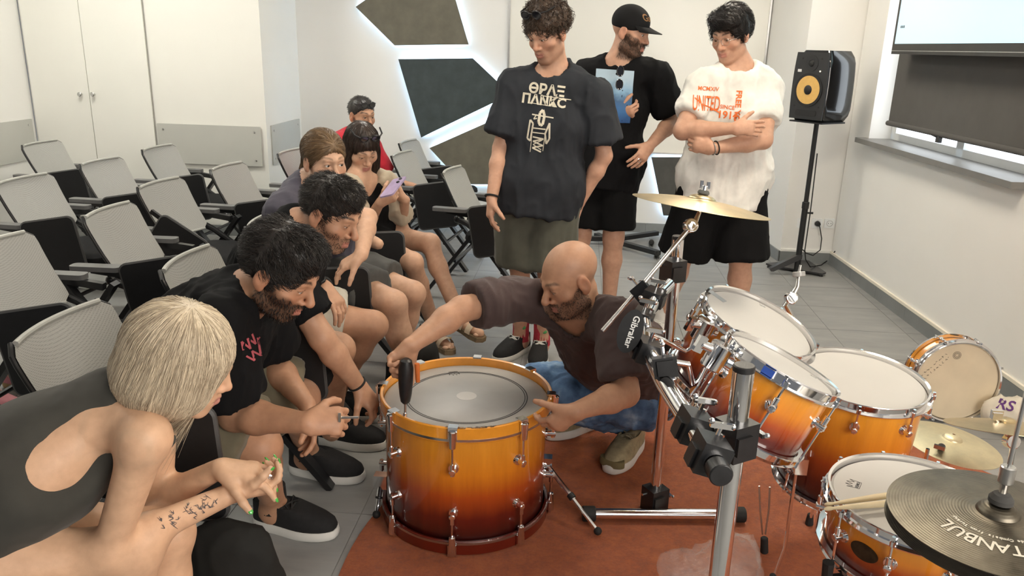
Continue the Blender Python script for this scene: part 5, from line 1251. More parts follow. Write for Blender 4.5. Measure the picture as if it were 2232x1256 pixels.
def glasses(hd, root, m, lensm=None, z=.004, y=.100, on_top=False, wire=.0013):
    o = None; mb = MB(); L = lambda x, yy, zz: hd.p(x, yy, zz)
    for s_ in (-1, 1):
        pts = [L(s_*.031+.022*math.cos(q), y-.004*abs(math.cos(q)), z+.018*math.sin(q)) for q in np.linspace(0, 2*np.pi, 21)[:-1]]; mb.tube(pts, wire, 6, closed=True)
        mb.tube([L(s_*.053, y-.006, z+.006), L(s_*.074, y-.03, z+.006), L(s_*.079, .0, z+.006)], wire, 6)
    mb.tube([L(-.009, y, z+.005), L(0, y+.003, z+.009), L(.009, y, z+.005)], wire, 6)
    o = wbuild(mb, 'glasses', m, root)
    if lensm is not None:
        for s_ in (-1, 1):
            P = [L(s_*.031+.0215*math.cos(q), y-.001, z+.0175*math.sin(q)) for q in np.linspace(0, 2*np.pi, 21)[:-1]]; wbuild(MB().add(P, [tuple(range(20))]), 'lens', lensm, o)
    return o
cap_hair = lambda hd, t=.012, front=.055, low=-.03, k=.012: [hd.E((0, -.018, .040), (.075+t, .094+t, .083+t), .01), hd.E((0, .145, -.030), (.13, .095, .062+front), k, 's'), hd.E((0, .10, -.06), (.2, .085, .07), k, 's'), hd.E((0, -.06, low-.135), (.2, .2, .1), k, 's')]
back_flow = lambda L: np.stack([L[:, 0]*2, -.9+0*L[:, 1], -.5-4*np.maximum(0, -L[:, 1])], 1)
fwd_flow = lambda L: np.stack([L[:, 0]*1.5+.15, .9*np.sign(L[:, 1]+.04), -.25-6*np.maximum(0, np.abs(L[:, 0])-.05)-3*np.maximum(0, -L[:, 1]-.05)], 1)

# ---------- crouching bald man
J = POSE['bald']; root = person('bald bearded person in brown tee crouching beside the bass drum with a driver', V(.2, 2.85, 0)); hd = Head(J['hed'], (-.76, -.42, -.42), (-.15, -.1, 1), 1.0)
hs_ = [dict(s='R', dv=V(-.62, -.28, -.62), pn=V(.35, -.75, -.45), side=V(.5, .2, -.6), curl=(.85, .95, 1.0, 1.05), thumb=.5), dict(s='L', dv=V(-.66, .12, -.60), pn=V(-.30, .80, .1), side=V(-.3, -.3, .9), curl=(.45, .5, .55, .6), thumb=.3)]
build_body(root, J, hd, SK['tan'], (.05, .04, .035), 1.0, hands=hs_, head_kw=dict(nose=1.25, open_=.35), paint_kw=dict(beard=.55, brow=.8, scalp=.12), res=0.0088, beard_len=.006, beard_n=1500)
g = garment('tee_shirt', tee_prims(J, 1.0, .020, .80, .020, .05, sleeve_r=.058), brown_tee, root, .0075, .014, 10, seed=3)
P = [prim_cone(J['hiL'], J['hiR'], .125, .125, .05), prim_cone(J['pel']+nrm(J['che']-J['pel'])*.10, J['pel'], .13, .13, .05)]
for s_ in 'LR':
    P += [prim_cone(J['hi'+s_], J['kn'+s_], .105, .075, .04), prim_cone(J['kn'+s_], J['an'+s_]+(J['kn'+s_]-J['an'+s_])*.18, .075, .062, .03, flat=(0, 1))]
garment('jeans', P, denim, root, .0075, .014, 13, seed=8)
tan_shoe = simple('olive_suede', (.30, .25, .15), .85, 0, .25, 40, .3, 500)
shoe(root, flo(1392, 985)+V(.01, .03, RZ+.001), V(-.17, -.30, 0), ln=.29, upper=tan_shoe, sole=white_sole, lace=simple('tan_lace', (.34, .29, .19), .8), sole_h=.034, toe_cap=simple('olive_toe', (.16, .13, .06), .8))
shoe(root, J['anR']+V(.05, .05, -.109+RZ), V(-.14, -.1, 0), ln=.29, upper=tan_shoe, sole=white_sole, sole_h=.034)
nk = J['nek']; wbuild(MB().tube([nk+V(.05*math.cos(q)*1.3-.01, .05*math.sin(q)*1.3, .02-.02*math.cos(q)) for q in np.linspace(0, 6.28, 30)[:-1]], .0013, 5, closed=True), 'necklace', gold, root)
# driver in his hand
A_, B_ = atY(885, 790, 2.205), atY(883, 917, 2.205)
t = thing('electric_screwdriver', 'black handled driver turning a tension rod of the bass drum', 'screwdriver', B_); ax = lambda q: A_+(B_-A_)*q
wbuild(MB().tube([ax(-.06), ax(-.03), ax(.1), ax(.35), ax(.55), ax(.66), ax(.70)], [.010, .018, .0235, .0225, .019, .015, .008], 18), 'handle', black_plastic, t)
wbuild(MB().tube([ax(.68), ax(1.0)], .0042, 8), 'shaft', steel, t); wbuild(MB().cyl(ax(.86), ax(1.03), .0075, .0075, 12, .001), 'drum_key', chrome, t)
wbuild(MB().tube([A_+V(.035, -.005, -.0), A_+V(.037, -.005, -.06)], [.008, .007], 10), 'trigger', simple('orange_plastic', (.55, .14, .03), .4), t)

# ---------- standing man, dark tee
J = POSE['grey']; root = person('standing person with curly brown hair in a printed charcoal tee and olive shorts', V(-.2, 3.9, 0)); hd = Head(J['hed'], (-.50, -.74, -.42), (-.05, -.05, 1), 1.0)
hs_ = [dict(s='R', dv=V(-.06, -.22, -1), pn=V(.9, .3, 0), side=V(-.2, -1, 0), curl=(.3, .35, .4, .45), thumb=.3), dict(s='L', dv=V(-.25, -.05, -1), pn=V(-.8, .4, 0), side=V(.2, -1, 0), curl=(.3, .3, .3, .3), thumb=.2)]
build_body(root, J, hd, SK['rosy'], (.07, .045, .028), .92, hands=hs_, head_kw=dict(open_=.5, chin=.003), paint_kw=dict(beard=.28, brow=.9), res=0.0112, head_res=0.0031)
g = garment('tee_shirt', tee_prims(J, .95, .026, .78, .042, .10, sleeve_r=.060, body_flare=.015, wide=1.38, hip=.05), charcoal, root, .0085, .016, 7.5, (1, 1, .7), 2)
bv = bvh_of(g); prn = simple('cream_print', (.62, .58, .47), .8, 0, .1, 60)
D = nrm(V(-.02, 1, -.05)); c0 = atY(1193, 205, 3.5); ux = nrm(V(1, -.02, -.075)); uz = nrm(np.cross(ux, -D) * -1); uz = nrm(V(.07, 0, 1))
Mf = lambda px, py, rot=0.: frame(atY(px, py, 3.5), ux*math.cos(rot)+uz*math.sin(rot), uz*math.cos(rot)-ux*math.sin(rot))
for s_, px, py, sz in (('ΘΡΑΞ', 1189, 197, .062), ('ΠΑΝΚC', 1182, 222, .058)): stick_on(fine_text(s_, sz, prn, Mf(px, py, -.02), .0022), g, bv, D)
stick_on(line_print([(-.055, 0), (.075, -.004)], .004, prn, Mf(1208, 213)), g, bv, D); stick_on(line_print([(-.06, 0), (.06, -.006)], .003, prn, Mf(1180, 229)), g, bv, D)
Mb = Mf(1172, 285)
for pts, w in (([(.008, .085), (.018, .06), (.014, .02), (.004, .015), (-.006, .03), (-.004, .07), (.008, .085)], .012), ([(-.045, .035), (-.05, -.05), (-.035, -.06), (-.03, .02), (-.045, .035)], .008), ([(.045, .03), (.052, -.04), (.04, -.065), (.03, -.02), (.045, .03)], .008), ([(-.04, .06), (.06, .055)], .006), ([(-.03, .0), (.03, .0)], .006), ([(-.028, -.02), (.028, -.02)], .005), ([(-.025, -.04), (.025, -.045), (-.022, -.06), (.025, -.075), (-.022, -.09), (.02, -.105)], .007), ([(.02, -.05), (-.02, -.075), (.02, -.095)], .004), ([(-.03, -.03), (-.03, -.11)], .003), ([(.03, -.03), (.028, -.1)], .003), ([(-.02, .06), (-.03, .04), (-.015, .045)], .005)):
    stick_on(line_print(pts, w, prn, Mb), g, bv, D)
garment('shorts', shorts_prims(J, .95, .022, .98, .035, .03), olive_short, root, .011, .014, 8, (1, 1, .5), 5)
for s_, tv in (('R', V(-.55, -.8, 0)), ('L', V(-.1, -1, 0))):
    an = J['an'+s_]; sk = wbuild(MB().tube([an+V(0, 0, .115), an+V(0, 0, .09), an+V(0, 0, .03), an-V(0, 0, .03)], [.046, .045, .043, .046], 18), 'sock', simple('red_sock', (.42, .035, .055), .9, 0, .3, 40), root)
    wbuild(MB().tube([an+V(0, 0, .145), an+V(0, 0, .105)], [.047, .0462], 18), 'sock_band', black_hairband, sk); wbuild(MB().ball(an+V(.012, -.042, .055), .012, 8, (1.4, .3, 1)), 'sock_motif', simple('green_print', (.10, .35, .12), .8), sk)
    shoe(root, V(an[0], an[1], 0)-nrm(tv)*.075, tv, ln=.285, upper=black_shoe, sole=white_sole, lace=white_lace, sole_h=.026)
curl_P = [hd.E((0, -.02, .055), (.098, .108, .088), .02), hd.E((0, -.03, .115), (.07, .075, .05), .03), hd.E((0, .155, -.035), (.10, .10, .105), .01, 's'), hd.E((0, -.02, -.16), (.2, .2, .12), .02, 's')]
hair_obj('hair', hd, curl_P, root, (.10, .062, .040), (.022, .014, .010), None, .006, .010, 75, 1500, .055, .0016, lambda L: np.stack([L[:, 0]*6, L[:, 1]*4+.1, L[:, 2]*0-.2], 1), .9, 4, 8, .3, 1.2, hug=False)
o = glasses(hd, root, black_plastic, lens, .118, .085, wire=.004); o.name = 'sunglasses'
bracelet(root, J, 'R', .97, .032, black_hairband, .005); wbuild(MB().tube([hd.p(.083+.006*math.cos(q), -.0, -.04+.006*math.sin(q)) for q in np.linspace(0, 6.28, 14)[:-1]], .0012, 5, closed=True), 'earring', gold, root)

# ---------- man with the cap
J = POSE['cap']; root = person('bearded person in a black cap and black tee with a blue picture, hand on hip', V(.13, 4.5, 0)); hd = Head(J['hed'], (.86, -.42, -.22), (0, 0, 1), 1.02)
hs_ = [dict(s='L', dv=V(-.45, -.45, -.6), pn=V(-.5, .8, -.1), side=V(.3, -.3, .8), curl=(.25, .28, .3, .35), thumb=.2), dict(s='R', dv=V(.8, -.3, .15), pn=V(.1, .8, .5), side=V(0, -.3, 1), curl=(.7, .8, .9, .9), thumb=.4)]
build_body(root, J, hd, SK['rosy'], (.05, .03, .02), 1.0, hands=hs_, head_kw=dict(open_=.7), paint_kw=dict(beard=.8, bead_top=-.03), beard_len=.018, beard_n=1200, res=0.0112, head_res=0.0034, hand_res=0.0040)
g = garment('tee_shirt', tee_prims(J, 1.0, .026, .80, .035, .10, body_flare=.02, hip=.05), blacktee, root, .0095, .014, 8, seed=12)
bv = bvh_of(g); D = V(-.05, 1, 0)
def picture_mat():
    m, nt, b = node_mat('blue_picture'); sp = nn(nt, 'ShaderNodeSeparateXYZ'); tc = nn(nt, 'ShaderNodeTexCoord'); nt.links.new(tc.outputs['Generated'], sp.inputs[0])
    ad = nn(nt, 'ShaderNodeMath', operation='MULTIPLY_ADD'); nt.links.new(noise(nt, tc.outputs['Generated'], 3, 4), ad.inputs[0]); ad.inputs[1].default_value = .35; nt.links.new(sp.outputs[2], ad.inputs[2])
    nt.links.new(ramp(nt, ad.outputs[0], [(.1, (.02, .07, .22)), (.45, (.05, .16, .38)), (.6, (.06, .13, .25)), (.75, (.22, .38, .55)), (1., (.42, .55, .66))]), b.inputs['Base Color']); b.inputs['Roughness'].default_value = .8; return m
stick_on(patch([(-.11, -.14), (.09, .13)], picture_mat(), frame(atY(1352, 215, 4.1), (1, -.1, -.03), (0, 0, 1))), g, bv, D)
sg = MB()
for k, (px, py) in enumerate(((1352, 155), (1350, 184))):
    c = atY(px, py, 4.30); sg.tube([c+V(.022*math.cos(q)*.8, -.004, .026*math.sin(q)) for q in np.linspace(0, 6.28, 17)[:-1]], .003, 6, closed=True); sg.add([c+V(.02*math.cos(q)*.8, -.003, .024*math.sin(q)) for q in np.linspace(0, 6.28, 17)[:-1]], [tuple(range(16))])
o = wbuild(sg, 'sunglasses', lens, root)
garment('shorts', shorts_prims(J, 1.0, .02, .86, .03, .05), black_short, root, .011, .008, 8, seed=4)
capm = fabric('cap_black', (.010, .010, .011), .85)
P = [hd.E((0, -.012, .050), (.088, .104, .088), .01), prim_cone(hd.p(0, -.02, .012), hd.p(0, -.02, -.16), .3, .3, .004, op='s', flat=(1, 0))]
cp = garment('cap', P, capm, root, .005, 0)
pts = []; nb = 15
for j, rr in enumerate((0., .5, 1.)):
    for i in range(nb):
        a = math.radians(-75+150*i/(nb-1)); pts.append(hd.p(.086*math.sin(a)*(1-.12*rr), .085+.012*math.cos(a)-.05*(1-math.cos(a))+.075*rr*math.cos(a*.9), .040-.012*rr-.012*rr*math.sin(a)**2))
mb = MB(); q = [p+hd.u*.004 for p in pts]; fs = [(j*nb+i, j*nb+i+1, (j+1)*nb+i+1, (j+1)*nb+i) for j in range(2) for i in range(nb-1)]; n_ = len(pts)
mb.add(pts+q, fs+[tuple(x+n_ for x in f[::-1]) for f in fs]+[(2*nb+i, 2*nb+i+1, n_+2*nb+i+1, n_+2*nb+i) for i in range(nb-1)]); wbuild(mb, 'cap_brim', capm, cp)
lt = text('lettering', 'Gun', .045, simple('gold_print', (.42, .22, .09), .7), None, frame(hd.p(.010, .12, .088), -hd.r, hd.u), .001, .0008)
stick_on(lt, cp, bvh_of(cp), -hd.f, .002); wbuild(MB().bar(hd.p(-.082, -.05, .045), hd.p(-.081, -.052, .025), .004, .003), 'cap_buckle', chrome, cp)
for s_ in 'LR': shoe(root, V(J['an'+s_][0], J['an'+s_][1]+.07, 0), V(.2, -1, 0), ln=.285, upper=black_shoe, sole=white_sole, sole_h=.028)
wbuild(MB().tube([J['wrL']+nrm(V(-.45, -.45, -.6))*.105+V(.0, -.01, 0)+V(.009*math.cos(q), .004*math.sin(q), .009*math.sin(q)) for q in np.linspace(0, 6.28, 14)[:-1]], .002, 5, closed=True), 'ring', chrome, root)

# ---------- man in white tee
J = POSE['white']; root = person('dark haired person with glasses in a white printed tee, arms crossed', V(.75, 4.25, 0)); hd = Head(J['hed'], (-.58, -.72, -.36), (-.05, 0, 1), 1.03)
hs_ = [dict(s='R', dv=V(.9, -.1, .05), pn=V(.1, .9, -.2), side=V(0, .1, 1), curl=(.35, .4, .45, .5), thumb=.2), dict(s='L', dv=V(-.9, .15, .15), pn=V(.1, .9, .1), side=V(0, 0, 1), curl=(.5, .6, .6, .6), thumb=.2)]
build_body(root, J, hd, SK['rosy'], (.018, .013, .011), 1.08, hands=hs_, head_kw=dict(open_=.3, jaw=1.1), paint_kw=dict(brow=1., beard=.10), res=0.0112, head_res=0.0034, hand_res=0.0040)
g = garment('tee_shirt', tee_prims(J, 1.12, .022, .66, .016, .12, body_flare=.02, hip=.05, sleeve_r=.052), whitetee, root, .0085, .016, 8, seed=22)
bv = bvh_of(g); org = simple('orange_print', (.72, .16, .035), .8, 0, .15, 70); D = V(.04, 1, 0)
for s_, px, py, sz, rot in (('MCMXIV', 1556, 199, .028, -.04), ('UNITED', 1549, 233, .100, -.05), ('SINCE', 1598, 241, .026, -.05), ('1914', 1598, 259, .050, -.05), ('FREE YO', 1622, 238, .040, -1.60)):
    U_ = V(math.cos(rot), 0, math.sin(rot)); W_ = V(-math.sin(rot), 0, math.cos(rot)); stick_on(fine_text(s_, sz, org, frame(atY(px, py, 3.9), U_, W_) @ np.diag([.40 if s_ == 'UNITED' else 1., 1., 1., 1.]), .0012 if sz > .035 else .0004), g, bv, D, .003)
stick_on(line_print([(-.06, .03), (-.02, .0), (.03, -.02), (.07, -.04)], .006, org, frame(atY(1549, 233, 3.9), (1, 0, 0), (0, 0, 1))), g, bv, D, .0035)
garment('shorts', shorts_prims(J, 1.1, .024, 1.05, .045, .05), black_short, root, .011, .010, 7, (1, 1, .5), 9)
for s_, tv in (('R', V(-.3, -.95, 0)), ('L', V(.25, -1, 0))):
    an = J['an'+s_]; wbuild(MB().tube([an+V(0, 0, .16), an+V(0, 0, .08), an-V(0, 0, .03)], [.050, .048, .047], 18), 'sock', white_lace, root)
    shoe(root, V(an[0], an[1], 0)-nrm(tv)*.075, tv, ln=.29, upper=simple('white_leather', (.72, .71, .68), .5), sole=white_sole, lace=white_lace, sole_h=.028, stripe=black_rubber)
P = cap_hair(hd, .020, .052, -.01)+[hd.E((.0, .055, .098), (.075, .05, .035), .02), hd.E((-.03, .06, .085), (.06, .045, .03), .02)]
hair_obj('hair', hd, P, root, (.030, .024, .022), (.006, .005, .005), None, .006, .006, 70, 2800, .045, .0011, lambda L: np.stack([L[:, 0]*2-.5, .8*(L[:, 1] > -.02)-.5, -.1-3*np.maximum(0, -L[:, 1])], 1), .7, 6, 6, .2, .4, jit=.8)
glasses(hd, root, steel, None, .001, .104, wire=.0009); bracelet(root, J, 'L', .92, .033, black_hairband, .003); bracelet(root, J, 'L', .99, .031, steel, .003)

# ---------- bearded man on the near chair
J = POSE['beard']; root = person('seated bearded person with thick black hair in black tee leaning over the drum', V(-1.1, 2.05, 0)); hd = Head(J['hed'], (.84, -.14, -.50), (.5, -.08, .86), 1.0)
hs_ = [dict(s='R', dv=V(.75, .3, -.05), pn=V(-.2, .6, -.5), side=V(.1, .2, .9), curl=(.85, .95, 1.0, 1.05), thumb=.5), dict(s='L', dv=V(.25, -.15, -.9), pn=V(-.6, -.3, 0), side=V(.2, -1, 0), curl=(.35, .4, .45, .5), thumb=.3)]
build_body(root, J, hd, SK['olive'], (.012, .009, .008), 1.05, hands=hs_, head_kw=dict(nose=1.2, open_=.25), paint_kw=dict(beard=.8, brow=1.1, bead_top=-.035), res=0.0088, beard_len=.014, beard_n=1200)
g = garment('tee_shirt', tee_prims(J, 1.05, .020, .74, .028, .02), blacktee, root, .0075, .014, 9, seed=31)
bv = bvh_of(g); pk = simple('pink_print', (.42, .08, .10), .8)
for px, py, pts in ((552, 748, [(-.03, 0), (-.02, .02), (-.014, -.008), (-.004, .018), (.004, -.006), (.012, .02), (.022, .0)]), (560, 770, [(-.025, .01), (-.016, -.012), (-.006, .012), (.004, -.01), (.016, .012)]), (566, 758, [(-.01, -.02), (.012, .024)])): stick_on(line_print(pts, .005, pk, frame(atY(px, py, 1.6), nrm(V(.6, .3, .45)), nrm(V(-.4, .1, .8)))), g, bv, nrm(ray(px, py)), .003)
garment('shorts', shorts_prims(J, 1.05, .022, .90, .04, .05), khaki, root, .011, .010, 9, seed=14)
for s_ in 'RL':
    an = J['an'+s_]; wbuild(MB().tube([an+V(0, 0, .06), an-V(0, 0, .03)], [.042, .045], 16), 'sock', black_hairband, root); shoe(root, V(an[0]-.075, an[1]+.01, 0), V(.17, -.02, 0), ln=.30, w=.105, upper=black_shoe, sole=white_sole, lace=black_hairband if s_ == 'R' else None, sole_h=.03)
hair_obj('hair', hd, cap_hair(hd, .013, .050, -.005)+[hd.E((0, .035, .098), (.064, .052, .030), .03)], root, (.034, .027, .023), (.006, .005, .005), None, .0055, .007, 60, 4800, .034, .0010, fwd_flow, .75, 7, 4, .1, .15, jit=.9)

# ---------- man with the wristwatch
J = POSE['watch']; root = person('seated person with short dark hair, wristwatch and black tee reaching to the drum', V(-1.1, 2.72, 0)); hd = Head(J['hed'], (.86, -.26, -.40), (.38, -.08, .9), .98)
hs_ = [dict(s='R', dv=V(.55, .0, -.7), pn=V(-.55, .2, -.5), side=V(.2, -.8, .2), curl=(.5, .6, .7, .75), thumb=.5), dict(s='L', dv=V(.65, -.35, -.55), pn=V(-.35, .1, -.9), side=V(-.2, -1, .2), curl=(.35, .4, .45, .5), thumb=.3)]
build_body(root, J, hd, SK['tan'], (.016, .012, .010), 1.0, hands=hs_, head_kw=dict(nose=1.25, open_=.3), paint_kw=dict(beard=.42, brow=1.1, scalp=.5, bead_top=-.04), beard_len=.005, beard_n=1200, res=0.0100, head_res=0.0031)
garment('tee_shirt', tee_prims(J, 1.03, .020, .74, .026, .02), blacktee, root, .0085, .014, 9, seed=41)
garment('shorts', shorts_prims(J, 1.0, .018, .70, .04, .05), cream_short, root, .011, .008, 9, seed=16)
for s_ in 'RL':
    an = J['an'+s_]; shoe(root, V(an[0]-.075, an[1]+.01, 0), V(.18, -.01, 0), ln=.295, w=.102, upper=black_shoe, sole=white_sole, lace=black_hairband if s_ == 'R' else None, sole_h=.032)
hair_obj('hair', hd, cap_hair(hd, .009, .052, .015)+[hd.E((0, .035, .095), (.062, .052, .032), .03)], root, (.034, .027, .022), (.008, .006, .006), None, .006, .005, 80, 4200, .026, .0009, fwd_flow, .7, 9, 4, .05, .3, jit=.9)
bracelet(root, J, 'R', .95, .030, black_hairband, .004); wt = bracelet(root, J, 'L', .96, .031, black_rubber, .007, 'watch_strap'); c = J['wrL']-nrm(J['wrL']-J['elL'])*.01; wbuild(MB().cyl(c+V(.0, -.02, .026), c+V(0, -.025, .036), .019, .018, 20, .002), 'watch_case', black_plastic, wt)

# ---------- ponytailed man
J = POSE['pony']; root = person('seated person with light brown ponytail in a violet grey tee facing the camera', V(-1.1, 3.42, 0)); hd = Head(J['hed'], (.66, -.68, -.10), (0, 0, 1), 1.0)
hs_ = [dict(s='R', dv=V(-.75, -.1, -.45), pn=V(.2, .3, -.9), side=V(-.2, -.9, -.2), curl=(.3, .35, .4, .4), thumb=.2)]
build_body(root, J, hd, SK['fair'], (.12, .075, .04), .95, hands=hs_, head_kw=dict(open_=.5), paint_kw=dict(brow=.8, beard=.1), res=0.0112, head_res=0.0034, gaze=(-.35, 1, -.1), iris=(.09, .10, .08))
garment('tee_shirt', tee_prims(J, 1.0, .022, .70, .03, .06), violet_tee, root, .0095, .014, 9, seed=51)
garment('shorts', shorts_prims(J, 1.0, .018, .72, .03, .05), grey_short, root, .011, .008, 9, seed=18)
P = cap_hair(hd, .012, .046, -.04)
hair_obj('hair', hd, P, root, (.24, .15, .075), (.085, .05, .026), None, .006, .003, 90, 2800, .06, .0009, back_flow, .06, 13, 6, 0)
pt = [hd.p(0, -.105, .0), hd.p(.01, -.14, -.02), hd.p(.02, -.15, -.07), hd.p(.02, -.13, -.12)]; garment_p = [prim_cone(pt[i], pt[i+1], .024-.003*i, .021-.004*i, .02) for i in range(3)]
hair_obj('ponytail', hd, garment_p, root, (.26, .17, .085), (.09, .055, .03), None, .006, .003, 90, 400, .07, .001, lambda L: np.tile((0, -.4, -1.), (len(L), 1)), .1, 14, 5, .3)
for s_ in 'RL': shoe(root, V(J['an'+s_][0]-.075, J['an'+s_][1], 0), V(.17, 0, 0), ln=.28, upper=black_shoe, sole=black_rubber, sole_h=.03)

# ---------- woman with the phone
J = POSE['phone']; root = person('seated person with long dark hair and beige cardigan looking at a lilac phone', V(-1.1, 4.12, 0)); hd = Head(J['hed'], (.50, -.66, -.52), (.1, -.2, 1), .95)
hs_ = [dict(s='R', dv=V(.75, .1, .35), pn=V(.1, .6, .6), side=V(-.3, .5, .8), curl=(.6, .7, .75, .8), thumb=.5, size=.9), dict(s='L', dv=V(-.75, .0, .35), pn=V(.2, .6, .6), side=V(.3, .5, .8), curl=(.6, .7, .75, .8), thumb=.5, size=.9)]
def knee_mark(v, c): pass
build_body(root, J, hd, SK['fair'], (.028, .02, .016), .84, True, hands=hs_, head_kw=dict(fem=False) if False else dict(nose=.95, open_=.25, jaw=.92), paint_kw=dict(brow=.9, lips=(.42, .15, .14)), res=0.0100, head_res=0.0034, hand_res=0.0038)
garment('black_dress', tee_prims(J, .86, .012, 0, 0, .06, neck=.095, vneck=.10)+shorts_prims(J, .9, .02, .50, .03, .05), blacktee, root, .009, .006, 9, seed=61)
P = tee_prims(J, .9, .022, .88, .03, -.02, neck=.10); lat, up, fw = torso_axes(J); P.append(prim_cone(J['nek']+fw*.14, J['pel']+fw*.16, .07, .09, .02, op='s')); garment('cardigan', P, beige, root, .009, .012, 10, seed=62)
P = [hd.E((0, -.018, .038), (.088, .106, .096), .01), hd.E((0, .115, -.050), (.060, .07, .105), .012, 's'), prim_cone(hd.p(-.074, .005, -.02), hd.p(-.072, .075, -.30), .028, .030, .03), prim_cone(hd.p(.074, .005, -.02), hd.p(.075, .075, -.30), .028, .032, .03), prim_cone(hd.p(0, -.06, -.02), hd.p(0, -.06, -.22), .06, .06, .03, u=hd.r, s=1.3)]
hair_obj('hair', hd, P, root, (.060, .038, .028), (.014, .009, .007), None, .006, .004, 80, 2600, .11, .0010, lambda L: np.stack([L[:, 0]*3, .25+0*L[:, 0], -.9+0*L[:, 0]], 1), .05, 15, 7, .4)
o = glasses(hd, root, black_plastic, lens, .120, .078, wire=.004); o.name = 'sunglasses'
sand = simple('sand_suede', (.55, .44, .32), .85, 0, .1, 40); cork = simple('cork_sole', (.20, .14, .08), .8, 0, .2, 60)
def sandal(root, heel, d, up=(0, 0, 1)):
    d = nrm(d); up = nrm(V(*up)-d*(V(*up) @ d)); sd = np.cross(d, up); W = lambda x, y, z: heel+d*x+sd*y+up*z; mb = MB()
    o = [(x, y) for x, y in [(0, 0), (.01, .026), (.06, .032), (.12, .034), (.18, .045), (.23, .04), (.25, .01), (.245, -.02), (.20, -.042), (.12, -.035), (.06, -.032), (.01, -.026)]]
    r_ = wbuild(MB().prism(o, .026, W(0, 0, .013), d, sd), 'sandal', cork, root, sharp=50)
    for x, w in ((.105, .034), (.165, .036)): wbuild(MB().add([W(x+q*w/2, .047*math.cos(a), .026+.046*math.sin(a)) for q in (-1, 1) for a in np.linspace(0, np.pi, 11)], [(i, i+1, 12+i, 11+i) for i in range(10)]), 'strap', sand, r_)
    for x in (.105, .165): wbuild(MB().box(W(x, -.03, .063), (.018, .014, .004)), 'buckle', gold, r_)
    mb = MB()
    for k in range(5): mb.ball(W(.222-.007*abs(k-1.2)-.004*k, .028-.0145*k, .034), .0085 if k else .0115, 10, (1.4, 1, .9))
    wbuild(mb, 'toes', simple('toe_skin', SK['fair'], .5), r_)
tR = nrm(V(.62, -.72, 0)); sandal(root, V(J['anR'][0], J['anR'][1], 0)-tR*.06, tR); tL = nrm(V(.78, -.55, -.16)); sandal(root, J['anL']-V(0, 0, .075)-tL*.07, tL)
t = thing('phone', 'lilac smartphone held up in both hands', 'phone', (J['wrR']+J['wrL'])/2); c = atY(857, 408, 3.78); U_ = nrm(V(.85, -.1, .25)); W_ = nrm(V(.25, .80, .42))
ph = wbuild(MB().prism(rrect(.074, .152, .012, 4), .009, c, U_, W_), 'case', simple('lilac_case', (.42, .34, .52), .35), t); N_ = np.cross(U_, W_)
for k in (-1, 1): wbuild(MB().cyl(c+W_*.045+U_*.012+W_*k*.014-N_*0+np.sign(-N_[1])*N_*-.0+(-N_ if N_[1] > 0 else N_)*.004, c+W_*.045+U_*.012+W_*k*.014+(-N_ if N_[1] > 0 else N_)*.007, .009, .009, 16), 'camera_lens', lens, t)

# ---------- man in red
J = POSE['red']; root = person('short haired person in a red shirt seated at the back by the wall', V(-1.76, 5.6, 0)); hd = Head(J['hed'], (.72, -.66, -.12), (0, 0, 1), 1.0)
build_body(root, J, hd, SK['tan'], (.02, .016, .014), 1.0, head_kw=dict(open_=.5), paint_kw=dict(brow=1., beard=.4, scalp=.5), res=0.0137, head_res=0.0040)
garment('shirt', tee_prims(J, 1.05, .022, .75, .03, .06), red_tee, root, .010, .008, 8, seed=71); garment('trousers', shorts_prims(J, 1.0, .02, 1.05, .02, .05), navy, root, .012, .004, 8, seed=72)
hair_obj('hair', hd, cap_hair(hd, .008, .052, .03), root, (.028, .023, .020), (.01, .008, .008), None, .006, .003, 80, 500, .018, .0013, fwd_flow, .5, 17, 4)
glasses(hd, root, black_plastic, lens, .085, .078, wire=.003).name = 'sunglasses'
for s_ in 'RL': shoe(root, V(J['an'+s_][0]-.075, J['an'+s_][1], 0), V(.17, 0, 0), ln=.28, upper=black_shoe, sole=black_rubber, sole_h=.03)

# ---------- blonde woman in front
J = POSE['blonde']; root = person('person with a straight blonde bob and dark sleeveless top, green nails, back to camera', V(-1.3, 1.26, 0)); hd = Head(J['hed'], (.88, .28, -.38), (.35, -.1, .93), .97)
hs_ = [dict(s='L', dv=V(.80, .15, -.12), pn=V(-.1, .1, -1), side=V(.1, -1, 0), curl=(.35, .5, .45, .4), thumb=.25, size=.96, tip=True, spread=.10), dict(s='R', dv=V(.62, .32, .0), pn=V(-.2, .3, .9), side=V(.5, -.6, .2), curl=(.6, .7, .8, .8), thumb=.4, size=.93, tip=True)]
TIPS = {}
def blonde_marks(v, c): pass
bod = build_body(root, J, hd, SK['pale'], (.30, .22, .13), .90, True, hands=hs_, head_kw=dict(nose=.9, open_=.5, jaw=.92), paint_kw=dict(brow=.5, lips=(.48, .2, .18)), res=0.0075, hand_res=0.0029, tips=TIPS)
P = tee_prims(J, .93, .012, 0, 0, .12, neck=.085)
lat, up, fw = torso_axes(J)
for s_ in 'LR':
    sg = 1 if s_ == 'R' else -1; sh = J['sh'+s_]; P.append(prim_cone(sh+lat*sg*.035+up*.03, sh+lat*sg*.035-up*.13, .060, .068, .012, op='s')); P.append(prim_ell(sh+lat*sg*.072-up*.075-fw*.055, np.array([lat, up, fw]), (.122, .165, .185), .03, 's'))
tk = garment('sleeveless_top', P, dark_grey_top, root, .0075, .004, 7, seed=81)
garment('shorts', shorts_prims(J, .95, .014, .40, .02, .10), navy, root, .011, .005, 9, seed=82)
for s_ in 'RL': shoe(root, V(J['an'+s_][0]-.07, J['an'+s_][1], 0), V(.15, 0, 0), ln=.26, w=.09, upper=white_lace, sole=white_sole, sole_h=.028)
